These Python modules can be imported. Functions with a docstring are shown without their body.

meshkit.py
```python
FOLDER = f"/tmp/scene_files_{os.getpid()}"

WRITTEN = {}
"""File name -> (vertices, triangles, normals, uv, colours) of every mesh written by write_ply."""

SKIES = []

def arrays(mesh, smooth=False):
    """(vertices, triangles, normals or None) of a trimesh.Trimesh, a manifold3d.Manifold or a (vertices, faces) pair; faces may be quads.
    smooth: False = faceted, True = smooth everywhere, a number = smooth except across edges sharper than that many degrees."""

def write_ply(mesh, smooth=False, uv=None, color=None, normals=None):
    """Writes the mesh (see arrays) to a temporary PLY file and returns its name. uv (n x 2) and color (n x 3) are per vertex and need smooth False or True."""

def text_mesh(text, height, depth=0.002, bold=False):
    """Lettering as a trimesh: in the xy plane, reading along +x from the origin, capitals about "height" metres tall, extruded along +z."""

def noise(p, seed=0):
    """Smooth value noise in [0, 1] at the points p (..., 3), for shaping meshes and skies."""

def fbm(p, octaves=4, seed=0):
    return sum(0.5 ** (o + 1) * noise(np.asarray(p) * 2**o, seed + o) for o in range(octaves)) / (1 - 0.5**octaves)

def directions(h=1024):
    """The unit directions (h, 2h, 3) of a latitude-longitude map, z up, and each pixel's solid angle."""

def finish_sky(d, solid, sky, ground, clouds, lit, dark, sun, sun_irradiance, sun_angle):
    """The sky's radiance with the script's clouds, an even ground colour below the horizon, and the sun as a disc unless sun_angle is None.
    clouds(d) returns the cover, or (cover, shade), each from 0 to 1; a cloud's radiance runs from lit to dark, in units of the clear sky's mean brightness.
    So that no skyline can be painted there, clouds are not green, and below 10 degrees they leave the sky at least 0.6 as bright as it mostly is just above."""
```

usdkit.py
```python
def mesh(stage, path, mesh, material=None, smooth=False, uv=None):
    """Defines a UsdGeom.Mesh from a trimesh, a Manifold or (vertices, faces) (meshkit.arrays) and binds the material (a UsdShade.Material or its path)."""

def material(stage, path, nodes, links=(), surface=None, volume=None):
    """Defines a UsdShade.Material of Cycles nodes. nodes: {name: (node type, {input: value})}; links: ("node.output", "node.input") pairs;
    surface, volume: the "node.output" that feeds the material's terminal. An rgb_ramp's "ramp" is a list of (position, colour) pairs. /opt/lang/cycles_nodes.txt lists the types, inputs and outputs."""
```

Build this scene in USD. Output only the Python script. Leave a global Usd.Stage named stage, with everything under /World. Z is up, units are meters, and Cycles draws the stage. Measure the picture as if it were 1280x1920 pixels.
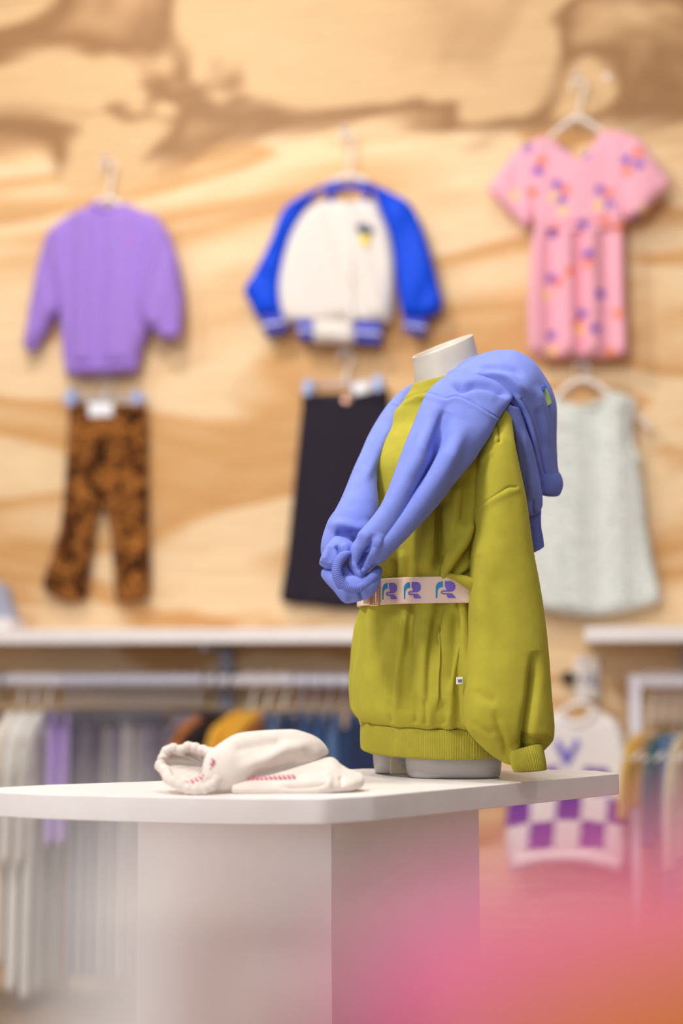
import math, random
import numpy as np, trimesh, shapely, shapely.affinity
import shapely.geometry as sg
from scipy.spatial import Delaunay
from scipy.interpolate import PchipInterpolator, CubicSpline
import usdkit, meshkit
from pxr import Usd, UsdGeom, UsdLux, UsdShade, Sdf, Gf, Vt

stage = Usd.Stage.CreateInMemory()
UsdGeom.SetStageUpAxis(stage, 'Z'); UsdGeom.SetStageMetersPerUnit(stage, 1.0)
UsdGeom.Xform.Define(stage, '/World'); UsdGeom.Scope.Define(stage, '/World/Looks')
rng = np.random.default_rng(7); random.seed(7)

# ------------------------------------------------------------------ camera, light, exposure
F = 2667.0; CX, CY = 640.0, 960.0; ZC = 1.05; PITCH = math.atan(290 / F)
CAM = np.array([0, 0, ZC])
cam = UsdGeom.Camera.Define(stage, '/World/camera')
cam.CreateHorizontalApertureAttr(24.0); cam.CreateVerticalApertureAttr(36.0)
cam.CreateFocalLengthAttr(24.0 * F / 1280)
cam.CreateFStopAttr(1.7); cam.CreateFocusDistanceAttr(1.84)
cam.CreateClippingRangeAttr(Gf.Vec2f(0.02, 100))
cam.CreateExposureAttr(0.5)
cam.AddTranslateOp().Set(Gf.Vec3d(0, 0, ZC)); cam.AddRotateXOp().Set(90 + math.degrees(PITCH))

def look_at(prim, pos, target):
    m = Gf.Matrix4d().SetLookAt(Gf.Vec3d(*pos), Gf.Vec3d(*target), Gf.Vec3d(0, 0.01, 1)).GetInverse()
    UsdGeom.Xformable(prim).AddTransformOp().Set(m)

def rect_light(name, pos, target, w, h, power, col):
    l = UsdLux.RectLight.Define(stage, '/World/' + name)
    l.CreateWidthAttr(w); l.CreateHeightAttr(h); l.CreateIntensityAttr(power); l.CreateColorAttr(Gf.Vec3f(*col))
    look_at(l, pos, target); return l

def disk_light(name, pos, target, r, power, col):
    l = UsdLux.DiskLight.Define(stage, '/World/' + name)
    l.CreateRadiusAttr(r); l.CreateIntensityAttr(power); l.CreateColorAttr(Gf.Vec3f(*col))
    look_at(l, pos, target); return l

dome = UsdLux.DomeLight.Define(stage, '/World/ambient'); dome.CreateIntensityAttr(0.06); dome.CreateColorAttr(Gf.Vec3f(1.0, 0.95, 0.93))
WARM, COOL = (1.0, 0.955, 0.90), (0.88, 0.93, 1.0)
for i, (x, p) in enumerate([(-2.35, 52), (-1.0, 112), (0.4, 24)]):       # the track of lamps that washes the display wall
    l = disk_light(f'wall_lamp_{i}', (x, 3.1, 3.85), (x + .75, 4.5, 1.55), .14, p, WARM)
    sh = UsdLux.ShapingAPI.Apply(l.GetPrim()); sh.CreateShapingConeAngleAttr(46); sh.CreateShapingConeSoftnessAttr(.8)
rect_light('ceiling_lamp', (0.0, 1.55, 3.6), (0.05, 1.75, 1.0), .7, .5, 24, WARM)   # over the table
rect_light('ceiling_lamp_1', (0.9, 0.2, 3.4), (0.2, 1.8, 1.1), .5, .5, 9, WARM)
rect_light('ceiling_lamp_2', (-1.3, 0.5, 3.4), (0.1, 1.9, 1.15), .35, .35, 108, WARM)
rect_light('shop_window', (-2.3, -1.5, 1.7), (0.0, 2.2, .9), 2.0, 2.2, 2.5, COOL)

# ------------------------------------------------------------------ small helpers
CP, SP = math.cos(PITCH), math.sin(PITCH)
def ray(px, py):
    u = (np.asarray(px, float) - CX) / F; v = (CY - np.asarray(py, float)) / F
    return np.stack([u, CP - v * SP, SP + v * CP], -1)
def P(px, py, Y):
    d = ray(px, py); return CAM + d * (np.asarray(Y, float) / d[..., 1])[..., None]
def proj(V):
    q = np.asarray(V) - CAM
    f = q[:, 1] * CP + q[:, 2] * SP; u = -q[:, 1] * SP + q[:, 2] * CP
    return np.stack([CX + F * q[:, 0] / f, CY - F * u / f], 1)
def on_z(px, py, z):
    d = ray(px, py); return CAM + d * ((z - ZC) / d[..., 2])[..., None]
def lin(c):
    c = np.array([int(c[i:i + 2], 16) for i in (1, 3, 5)]) / 255.0 if isinstance(c, str) else np.asarray(c, float)
    return tuple(np.where(c <= 0.04045, c / 12.92, ((c + 0.055) / 1.055) ** 2.4))

used = {}
def numbered(parent, name):
    k = used.get((parent, name), 0); used[(parent, name)] = k + 1
    return f'{parent}/{name}' + (f'_{k:03d}' if k else '')
def tag(p, label=None, cat=None, group=None, kind=None):
    p = p.GetPrim() if hasattr(p, 'GetPrim') else p
    for k, v in (('label', label), ('category', cat), ('group', group), ('kind', kind)):
        if v: p.SetCustomDataByKey(k, v)
    return p
def thing(name, label, cat, group=None, loc=(0, 0, 0), rotz=0, kind=None):
    x = UsdGeom.Xform.Define(stage, numbered('/World', name))
    x.AddTranslateOp().Set(Gf.Vec3d(*map(float, loc))); x.AddRotateZOp().Set(float(rotz))
    x.GetPrim().SetMetadata('kind', 'component') if False else None
    return tag(x, label, cat, group, kind)
def inv(t, V):
    """World points into the frame of thing t."""
    m = np.array(UsdGeom.Xformable(t).GetLocalTransformation()).T
    return (np.asarray(V) - m[:3, 3]) @ m[:3, :3]
def put(parent, name, mesh, mat, smooth=True, label=None, world=True, col=None, uv=None):
    """One Mesh prim: a part of parent (points given in world space unless world=False), or a top-level thing when parent is None."""
    base = '/World' if parent is None else str(parent.GetPath())
    v, f = (np.asarray(mesh.vertices), np.asarray(mesh.faces)) if hasattr(mesh, 'vertices') else (np.asarray(mesh[0], float), np.asarray(mesh[1]))
    root = parent
    if world and root is not None:
        while str(root.GetPath().GetParentPath()) != '/World': root = root.GetParent()
        if root.GetTypeName() == 'Xform': v = inv(root, v)
    m = usdkit.mesh(stage, numbered(base, name), (v, f), mat, smooth, uv)
    if col is not None:
        UsdGeom.PrimvarsAPI(m).CreatePrimvar('tint', Sdf.ValueTypeNames.Color3fArray, 'vertex').Set(Vt.Vec3fArray.FromNumpy(np.asarray(col, np.float32)))
    if label: m.GetPrim().SetCustomDataByKey('label', label)
    return m.GetPrim()

def spline(pts, n, k='p'):
    pts = np.asarray(pts, float)
    t = np.r_[0, np.cumsum(np.linalg.norm(np.diff(pts[:, :2], axis=0), axis=1) + 1e-9)]
    s = np.linspace(0, t[-1], n)
    return (PchipInterpolator if k == 'p' else CubicSpline)(t, pts)(s)
def grid_faces(n, m, wrap=True):
    i, j = np.meshgrid(np.arange(n - 1), np.arange(m if wrap else m - 1), indexing='ij')
    a = i * m + j; b = i * m + (j + 1) % m; c = (i + 1) * m + (j + 1) % m; d = (i + 1) * m + j
    return np.vstack([np.stack([a, b, c], -1).reshape(-1, 3), np.stack([a, c, d], -1).reshape(-1, 3)])
def fix(V, Fc):
    m = trimesh.Trimesh(V, Fc, process=False)
    if m.volume < 0: m.invert()
    return m
def tube(pts, r, sides=10, cap=True):
    p = np.asarray(pts, float); r = np.broadcast_to(np.asarray(r, float), (len(p),))
    t = np.gradient(p, axis=0); t /= np.linalg.norm(t, axis=1, keepdims=True) + 1e-12
    a = np.cross(t[0], [0, 0, 1.0] if abs(t[0][2]) < .9 else [1.0, 0, 0]); A = []
    for k in range(len(p)):
        a = a - t[k] * (a @ t[k]); a /= np.linalg.norm(a); A.append(a)
    A = np.array(A); B = np.cross(t, A); th = np.arange(sides) * 2 * np.pi / sides
    V = p[:, None] + r[:, None, None] * (np.cos(th)[None, :, None] * A[:, None] + np.sin(th)[None, :, None] * B[:, None])
    V = V.reshape(-1, 3); f = grid_faces(len(p), sides); n = len(p)
    V = np.vstack([V, p[0], p[-1]]); k = np.arange(sides)
    f = np.vstack([f, np.stack([np.full(sides, n * sides), (k + 1) % sides, k], 1), np.stack([np.full(sides, n * sides + 1), (n - 1) * sides + k, (n - 1) * sides + (k + 1) % sides], 1)])
    return fix(V, f)
def box(c, s, bev=0.0):
    c, s = np.asarray(c, float), np.asarray(s, float)
    if bev <= 0:
        m = trimesh.creation.box(s); m.apply_translation(c); return m
    pts = np.array([[sx * (s[0] / 2 - bx), sy * (s[1] / 2 - by), sz * (s[2] / 2 - bz)] for sx in (-1, 1) for sy in (-1, 1) for sz in (-1, 1)
                    for bx, by, bz in ((0, bev, bev), (bev, 0, bev), (bev, bev, 0))])
    m = trimesh.convex.convex_hull(pts); m.apply_translation(c); return m
def cat(ms): return trimesh.util.concatenate(ms)

def crease(m, items, both=False):
    """Folds pressed into a cloth mesh along curves (drawn in the photograph's pixels on the side that faces the camera)."""
    V = np.array(m.vertices); Fc = m.faces
    for poly, w, amp, kind in items:
        N = np.array(trimesh.Trimesh(V, Fc, process=False).vertex_normals)
        q = proj(V); view = CAM - V; view /= np.linalg.norm(view, axis=1, keepdims=True)
        wt = np.clip((N * view).sum(1) * 3, 0, 1)
        c = spline(poly, 40) if len(poly) > 2 else np.linspace(*np.asarray(poly, float), 40)
        lo, hi = c.min(0) - 5 * w, c.max(0) + 5 * w
        idx = np.where((q > lo).all(1) & (q < hi).all(1) & (wt > 0))[0]
        if not len(idx): continue
        a_, e_ = c[:-1], np.diff(c, axis=0); le = np.linalg.norm(e_, axis=1)
        rel = q[idx, None] - a_[None]; u_ = np.clip((rel * e_[None]).sum(2) / le ** 2, 0, 1)
        d2 = ((rel - u_[..., None] * e_[None]) ** 2).sum(2); k = d2.argmin(1); ii = np.arange(len(idx))
        tn = e_ / le[:, None]; u_ = u_[ii, k]; off = q[idx] - (a_[k] + e_[k] * u_[:, None])
        sd = tn[k, 0] * off[:, 1] - tn[k, 1] * off[:, 0]; along = np.abs((off * tn[k]).sum(1))
        d = np.sqrt(d2[ii, k]); t = (k + u_) / 39.0
        tap = np.clip(np.minimum(t, 1 - t) / .22, 0, 1); tap = tap * tap * (3 - 2 * tap)
        if 'o' in kind: tap = np.clip((1 - t) / .25, 0, 1)          # open at the start
        if 'e' in kind: tap = np.clip(t / .25, 0, 1)                # open at the end
        if 'f' in kind: tap = np.ones_like(t) * np.exp(-(along / w) ** 2)
        if kind[0] == 'v': g = -np.exp(-(d / w) ** 2)
        elif kind[0] == 'r': g = np.exp(-(d / w) ** 2)
        else:
            sg_ = sd if kind[0] == 's' else -sd
            g = np.where(sg_ > -2.5, np.exp(-np.clip(sg_, 0, None) / w), 0) * 1 / (1 + np.exp(-sg_ / .8))
        V[idx] += N[idx] * (amp * g * tap * wt[idx])[:, None]
    return trimesh.Trimesh(V, Fc, process=False)
def wrinkle(m, amp, scale, stretch=(1, 1, 1)):
    V = np.array(m.vertices)
    n = meshkit.fbm(V * np.asarray(stretch) * scale)
    return trimesh.Trimesh(V + np.array(m.vertex_normals) * (np.asarray(n).reshape(-1, 1) * amp), m.faces, process=False)

def ribbon(L, R, thick, nt=150, nv=96, back=.7, caps=(.004, .004), shape=2.2, creases=(), rib=None, noise=(.0012, 14)):
    """A stuffed cloth tube whose two outlines run through L and R: rows (px, py, depth)."""
    L, R = np.asarray(L, float), np.asarray(R, float)
    mid = (L + R) / 2; t = np.r_[0, np.cumsum(np.linalg.norm(np.diff(mid[:, :2], axis=0), axis=1) + 1e-6)]
    s = np.linspace(0, t[-1], nt)
    l, r = PchipInterpolator(t, L)(s), PchipInterpolator(t, R)(s)
    th_ = PchipInterpolator(t, np.broadcast_to(thick, (len(t),)))(s)
    a, b = P(l[:, 0], l[:, 1], l[:, 2]), P(r[:, 0], r[:, 1], r[:, 2])
    c, e = (a + b) / 2, (b - a) / 2
    tg = np.gradient(c, axis=0); tg /= np.linalg.norm(tg, axis=1, keepdims=True)
    n = np.cross(e, tg); n /= np.linalg.norm(n, axis=1, keepdims=True)
    n *= np.sign(((CAM - c) * n).sum(1))[:, None]
    C, E, N_, T = [], [], [], []
    if caps[0]:
        for k in range(7): ph = math.pi / 2 * (1 - k / 7); C.append(c[0] - tg[0] * caps[0] * math.sin(ph)); E.append(e[0] * max(math.cos(ph), 1e-3)); N_.append(n[0]); T.append(th_[0] * max(math.cos(ph), 1e-3))
    C += list(c); E += list(e); N_ += list(n); T += list(th_)
    if caps[1]:
        for k in range(1, 8): ph = math.pi / 2 * k / 7; C.append(c[-1] + tg[-1] * caps[1] * math.sin(ph)); E.append(e[-1] * max(math.cos(ph), 1e-3)); N_.append(n[-1]); T.append(th_[-1] * max(math.cos(ph), 1e-3))
    C, E, N_, T = map(np.array, (C, E, N_, T))
    th = np.arange(nv) * 2 * np.pi / nv
    co, si = np.cos(th), np.sin(th)
    x = np.sign(co) * np.abs(co) ** (2 / shape); y = np.sign(si) * np.abs(si) ** (2 / shape); y = np.where(y < 0, y * back, y)
    V = C[:, None] + E[:, None] * x[None, :, None] + N_[:, None] * (T[:, None] * y[None])[..., None]
    V = V.reshape(-1, 3); m = len(C)
    f = grid_faces(m, nv); k = np.arange(nv)
    V = np.vstack([V, C[0], C[-1]])
    f = np.vstack([f, np.stack([np.full(nv, m * nv), (k + 1) % nv, k], 1), np.stack([np.full(nv, m * nv + 1), (m - 1) * nv + k, (m - 1) * nv + (k + 1) % nv], 1)])
    M_ = fix(V, f)
    if creases: M_ = crease(M_, creases)
    if noise: M_ = wrinkle(M_, noise[0], noise[1])
    if rib:      # (count, amplitude, 'around' or 'along')
        V = np.array(M_.vertices); N = np.array(M_.vertex_normals); q = np.arange(len(V))
        w = np.cos(rib[0] * 2 * np.pi * (q % nv) / nv) if rib[2] == 'around' else np.cos(rib[0] * 2 * np.pi * (q // nv) / m)
        V += N * (rib[1] * w)[:, None]; M_ = trimesh.Trimesh(V, f if M_.volume > 0 else M_.faces, process=False); M_ = fix(V, f)
    return M_

def panel(poly, T, res=.012, edge=.03, back=.35, fold=None, frame=None, rim=.0025):
    """A hanging cloth: an outline (u, z) stuffed to half thickness T. frame(u, z, h) gives the world points."""
    if not isinstance(poly, sg.Polygon): poly = sg.Polygon(poly)
    poly = poly.buffer(0)
    if poly.geom_type != 'Polygon': poly = max(poly.geoms, key=lambda g: g.area)
    ring = poly.exterior.segmentize(res); b = np.array(ring.coords)[:-1]
    x0, y0, x1, y1 = poly.bounds
    gx, gy = np.meshgrid(np.arange(x0, x1, res), np.arange(y0, y1, res * .9)); gx = gx + (np.arange(len(gx)) % 2)[:, None] * res / 2
    g = np.stack([gx.ravel(), gy.ravel()], 1); pt = shapely.points(g)
    ok = shapely.contains(poly, pt) & (shapely.distance(poly.exterior, pt) > .45 * res); g = g[ok]
    for hole in poly.interiors: b = np.vstack([b, np.array(hole.segmentize(res).coords)[:-1]])
    p = np.vstack([b, g]); tri = Delaunay(p).simplices
    cen = p[tri].mean(1); tri = tri[shapely.contains(poly, shapely.points(cen))]
    ar = np.cross(p[tri[:, 1]] - p[tri[:, 0]], p[tri[:, 2]] - p[tri[:, 0]]); tri[ar < 0] = tri[ar < 0][:, ::-1]; tri = tri[np.abs(ar) > 1e-12]
    d = shapely.distance(poly.boundary, shapely.points(p)); q = np.clip(d / edge, 0, 1); pr = np.sqrt(1 - (1 - q) ** 2)
    h = T * pr + rim
    if fold is not None: h = h + fold(p[:, 0], p[:, 1]) * np.clip(d / (edge * .7), 0, 1)
    hb = -T * back * pr - rim
    n = len(p); e = tri[:, [0, 1, 1, 2, 2, 0]].reshape(-1, 2)
    es = {tuple(x) for x in e}; bd = [x for x in es if (x[1], x[0]) not in es]
    side = []
    for i, j in bd: side += [[j, i, i + n], [j, i + n, j + n]]
    pts = frame(np.r_[p[:, 0], p[:, 0]], np.r_[p[:, 1], p[:, 1]], np.r_[h, hb])
    return fix(pts, np.vstack([tri, tri[:, ::-1] + n, np.array(side)]))

# ------------------------------------------------------------------ materials
def mat(name, nodes, links, surface='p.BSDF'):
    return usdkit.material(stage, '/World/Looks/' + name, nodes, links, surface=surface)
def fabric(name, color, var=.06, bump=.25, scale=900, sheen=.25, rough=.9, tint=False, extra=None):
    c = np.array(lin(color))
    n = {'tc': ('texture_coordinate', {}), 'n1': ('noise_texture', {'scale': scale, 'detail': 2.0}), 'n2': ('noise_texture', {'scale': 60.0, 'detail': 4.0}),
         'r': ('rgb_ramp', {'ramp': [(.3, c * (1 - var)), (.7, np.minimum(c * (1 + var), 1))]}),
         'b': ('bump', {'strength': bump, 'distance': .0006}),
         'p': ('principled_bsdf', {'roughness': rough, 'sheen_weight': sheen, 'sheen_roughness': .5, 'sheen_tint': tuple(np.minimum(c * 1.3 + .1, 1)), 'specular_ior_level': .15})}
    l = [('tc.object', 'n1.vector'), ('tc.object', 'n2.vector'), ('n2.fac', 'r.fac'), ('n1.fac', 'b.height'), ('b.normal', 'p.normal')]
    if tint:
        n['a'] = ('attribute', {'attribute': 'tint'}); l.append(('a.color', 'p.base_color'))
    else: l.append(('r.color', 'p.base_color'))
    return mat(name, n, l)
def plain(name, color, rough=.5, metallic=0.0, spec=.5, extra=None):
    c = np.array(lin(color))
    return mat(name, {'tc': ('texture_coordinate', {}), 'n': ('noise_texture', {'scale': 35.0, 'detail': 3.0}),
                      'r': ('rgb_ramp', {'ramp': [(.3, c * .97), (.7, np.minimum(c * 1.03, 1))]}),
                      'p': ('principled_bsdf', {'roughness': rough, 'metallic': metallic, 'specular_ior_level': spec, **(extra or {})})},
               [('tc.object', 'n.vector'), ('n.fac', 'r.fac'), ('r.color', 'p.base_color')])

M = {}
def wall_plywood():
    c = lambda *h: [np.array(lin(x)) for x in h]
    (l0, m0, d0), (l1, m1, d1) = c('#F0D0A5', '#E5BB88', '#D3A066'), c('#D9B384', '#C0966A', '#9A7046')  # darker trio for the upper wall: wood figure plus light falloff painted in
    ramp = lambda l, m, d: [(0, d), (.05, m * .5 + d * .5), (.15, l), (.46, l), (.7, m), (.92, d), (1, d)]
    n = {'tc': ('texture_coordinate', {}),
         'm1': ('mapping', {'location': (3.1, 2.2, 4.0), 'scale': (.6, 1, 2.2)}), 'n1': ('noise_texture', {'scale': 1.0, 'detail': 3.0, 'roughness': .45, 'distortion': .7}),
         'k1': ('math', {'math_type': 'multiply', 'value2': 4.4}), 'f1': ('math', {'math_type': 'fraction'}), 'r1': ('rgb_ramp', {'ramp': ramp(l0, m0, d0)}),
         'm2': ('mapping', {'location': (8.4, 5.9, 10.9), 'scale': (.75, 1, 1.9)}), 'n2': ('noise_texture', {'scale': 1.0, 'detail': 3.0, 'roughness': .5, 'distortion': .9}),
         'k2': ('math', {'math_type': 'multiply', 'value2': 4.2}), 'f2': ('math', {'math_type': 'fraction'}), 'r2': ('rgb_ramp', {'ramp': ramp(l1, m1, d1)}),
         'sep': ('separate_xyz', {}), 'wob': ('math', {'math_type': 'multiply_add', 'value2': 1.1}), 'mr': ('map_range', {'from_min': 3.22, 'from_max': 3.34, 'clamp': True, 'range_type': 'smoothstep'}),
         'mx': ('mix_color', {'blend_type': 'mix', 'use_clamp': False}),
         'm3': ('mapping', {'scale': (1.3, 1, 26)}), 'n3': ('noise_texture', {'scale': 3.0, 'detail': 5.0, 'roughness': .6}), 'r3': ('rgb_ramp', {'ramp': [(.3, (.86, .84, .8)), (.65, (1.05, 1.05, 1.05))]}),
         'x': ('mix_color', {'blend_type': 'multiply', 'fac': 1.0, 'use_clamp': False}), 'b': ('bump', {'strength': .15, 'distance': .001}), 'p': ('principled_bsdf', {'roughness': .55, 'specular_ior_level': .3})}
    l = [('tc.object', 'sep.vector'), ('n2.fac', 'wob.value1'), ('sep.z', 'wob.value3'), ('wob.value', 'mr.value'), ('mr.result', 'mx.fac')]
    for k in '12': l += [('tc.object', f'm{k}.vector'), (f'm{k}.vector', f'n{k}.vector'), (f'n{k}.fac', f'k{k}.value1'), (f'k{k}.value', f'f{k}.value1'), (f'f{k}.value', f'r{k}.fac')]
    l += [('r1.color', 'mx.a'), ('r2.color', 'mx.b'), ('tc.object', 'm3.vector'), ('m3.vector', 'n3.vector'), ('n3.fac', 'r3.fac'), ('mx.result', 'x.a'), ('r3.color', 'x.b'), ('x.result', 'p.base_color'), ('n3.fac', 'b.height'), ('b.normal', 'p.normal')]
    return mat('plywood_wall', n, l)
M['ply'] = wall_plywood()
M['floor'] = plain('floor_vinyl', '#A08672', .5)
M['white'] = plain('white_laminate', '#EFE8E6', .35)
M['white_metal'] = plain('white_powder_coat', '#E2DEE8', .4)
M['white_plastic'] = plain('white_plastic', '#EEE6E0', .3)
M['clear_plastic'] = plain('frosted_clip_plastic', '#9FB4E6', .25)
M['grey_plastic'] = plain('mannequin_grey', '#B9B2AE', .42, extra={'subsurface_weight': .0})
M['neck_plastic'] = plain('mannequin_warm_grey', '#C9C0B4', .38)
M['foam'] = plain('beige_block', '#CDBFA2', .8)
M['black'] = plain('black_plastic', '#14171F', .4)
M['grey_metal'] = plain('grey_metal', '#A9ABBD', .35)
M['chrome'] = plain('polished_steel', '#D8D8DE', .2, 1.0)
M['rose'] = plain('rose_gold', '#E9B79C', .25, .85)
M['green'] = fabric('olive_green_fleece', '#ABA137', .05, .35, 1100)
M['green_rib'] = fabric('olive_green_rib', '#A69C38', .05, .25, 1100)
M['blue'] = fabric('periwinkle_fleece', '#7C8AD8', .05, .35, 1100)
M['blue_rib'] = fabric('periwinkle_rib', '#7582D0', .05, .25, 1100)
M['belt'] = fabric('nude_webbing', '#E9CDBD', .03, .3, 1500, .1, .7)
M['teal_print'] = plain('teal_print', '#1F86BE', .6)
M['violet_print'] = plain('violet_print', '#7562C4', .6)
M['green_print'] = plain('green_print', '#A8C66A', .6)
M['blue_print'] = plain('blue_print', '#2C57B4', .6)
M['lilac'] = fabric('lilac_sweat', '#9E7CD0'); M['pink_print'] = plain('pink_print', '#D9569A', .7)
M['royal'] = fabric('royal_blue_satin', '#0B49DC', .04, .1, 900, .1, .55); M['cream'] = fabric('cream_cloth', '#E6DDD6')
M['rib_blue'] = fabric('striped_rib_blue', '#4B52BE'); M['rib_white'] = plain('rib_white_stripe', '#D9D8F0', .8)
M['navy_print'] = plain('navy_print', '#454F72', .7); M['yellow_print'] = plain('yellow_print', '#F2D43C', .7)
M['tint'] = fabric('printed_cloth', '#FFFFFF', tint=True)
M['skirt'] = fabric('black_denim', '#2C2631', .1); M['mint'] = mat('pale_crochet', {'tc': ('texture_coordinate', {}), 'm': ('mapping', {'scale': (60, 60, 95)}), 'v': ('voronoi_texture', {'scale': 1.0, 'randomness': .55}),
    'r': ('rgb_ramp', {'ramp': [(.1, lin('#EEF0EC')), (.5, lin('#DCDFD9')), (.8, lin('#B5BDB4'))]}), 'b': ('bump', {'strength': 1.0, 'distance': .004, 'invert': True}), 'p': ('principled_bsdf', {'roughness': .9, 'sheen_weight': .2, 'specular_ior_level': .15})},
    [('tc.object', 'm.vector'), ('m.vector', 'v.vector'), ('v.distance', 'r.fac'), ('r.color', 'p.base_color'), ('v.distance', 'b.height'), ('b.normal', 'p.normal')])
M['knit'] = fabric('cream_wool_knit', '#DACEC5', .05, .6, 500, .4)
M['pink_stitch'] = plain('pink_yarn', '#D8718F', .8)
M['label'] = plain('white_label', '#EDEDF2', .6); M['ink'] = plain('dark_ink', '#3A3F55', .6)

# ------------------------------------------------------------------ the room
WA = math.radians(10.6); WO = np.array([0, 4.6, 0])
WE = np.array([math.cos(WA), -math.sin(WA), 0]); WN = np.array([-math.sin(WA), -math.cos(WA), 0])
WROT = -math.degrees(WA)
def wall_pt(px, py, off=0.0):
    d = ray(px, py); o = WO + WN * off
    return CAM + d * (((o - CAM) @ WN) / (d @ WN))[..., None]
def wall_sz(px, py, off=0.0):
    p = wall_pt(np.asarray(px, float), np.asarray(py, float), off); return np.stack([(p - WO) @ WE, p[..., 2]], -1)
def wall_frame(off):
    return lambda s, z, h: WO + np.outer(s, WE) + np.outer(h + off, WN) + np.outer(z, [0, 0, 1.0])
def wp(s, off, z): return WO + WE * s + WN * off + np.array([0, 0, z])

fl = box((0, 3.0, -.02), (12, 9, .04)); put(None, 'floor', fl, M['floor'], False); tag(stage.GetPrimAtPath('/World/floor'), 'taupe vinyl shop floor under the display table and racks', 'floor', kind='structure')
wb = thing('wall_back', 'plywood clad back wall behind the hanging clothes', 'wall', kind='structure', loc=WO, rotz=WROT)
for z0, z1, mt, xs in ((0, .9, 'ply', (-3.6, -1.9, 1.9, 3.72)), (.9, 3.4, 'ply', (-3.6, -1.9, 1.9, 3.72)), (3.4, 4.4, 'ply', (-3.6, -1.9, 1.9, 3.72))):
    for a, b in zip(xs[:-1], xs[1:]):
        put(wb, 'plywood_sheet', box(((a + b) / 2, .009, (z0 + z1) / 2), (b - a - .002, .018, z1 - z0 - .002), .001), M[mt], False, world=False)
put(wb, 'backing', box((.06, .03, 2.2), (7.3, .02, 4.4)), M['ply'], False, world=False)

# ------------------------------------------------------------------ shelves, rails, wall hardware
def wall_box(parent, name, s0, s1, o0, o1, z0, z1, m, bev=.002, label=None):
    b = box(((s0 + s1) / 2, -(o0 + o1) / 2, (z0 + z1) / 2), (s1 - s0, o1 - o0, z1 - z0), bev)
    return put(parent, name, b, m, False, world=False, label=label)
SH = .33                                                  # shelf depth
s_of = lambda px, py, off: float(wall_sz(px, py, off)[0]); z_of = lambda px, py, off: float(wall_sz(px, py, off)[1])
def shelf(s0, s1, label, ends):
    t = thing('wall_shelf', label, 'shelf', loc=WO, rotz=WROT)
    z1 = z_of(400, 1179, SH); z0 = z_of(400, 1206, SH)
    wall_box(t, 'board', s0, s1, .004, SH, z0, z1, M['white'], .003)
    for e in ends:
        put(t, 'bracket', cat([box((e, -.15, z0 - .012), (.02, .27, .02), .002), box((e, -.014, z0 - .06), (.02, .02, .1), .002)]), M['grey_metal'], False, world=False)
    return z0, z1
sA, sB = -1.75, s_of(760, 1190, SH)
SZ0, SZ1 = shelf(sA, sB, 'long white wall shelf above the left clothes rail', (s_of(412, 1230, .1), -1.3, .1))
sC = s_of(1096, 1182, SH)
shelf(sC, 1.9, 'short white wall shelf above the right clothes rack', (sC + .3, 1.5))
RO, RZ, RR = .235, z_of(400, 1276, .22), .019
def wtube(pts, r, sides=10):                                # points (s, off, z) in the wall frame's own coordinates
    return tube([(p[0], -p[1], p[2]) for p in pts], r, sides)
t = thing('clothes_rail', 'long white clothes rail under the left wall shelf', 'clothes rail', loc=WO, rotz=WROT)
put(t, 'rail', wtube([(sA + .05, RO, RZ), (sB - .02, RO, RZ)], RR, 20), M['white_metal'], 40, world=False)
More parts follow.
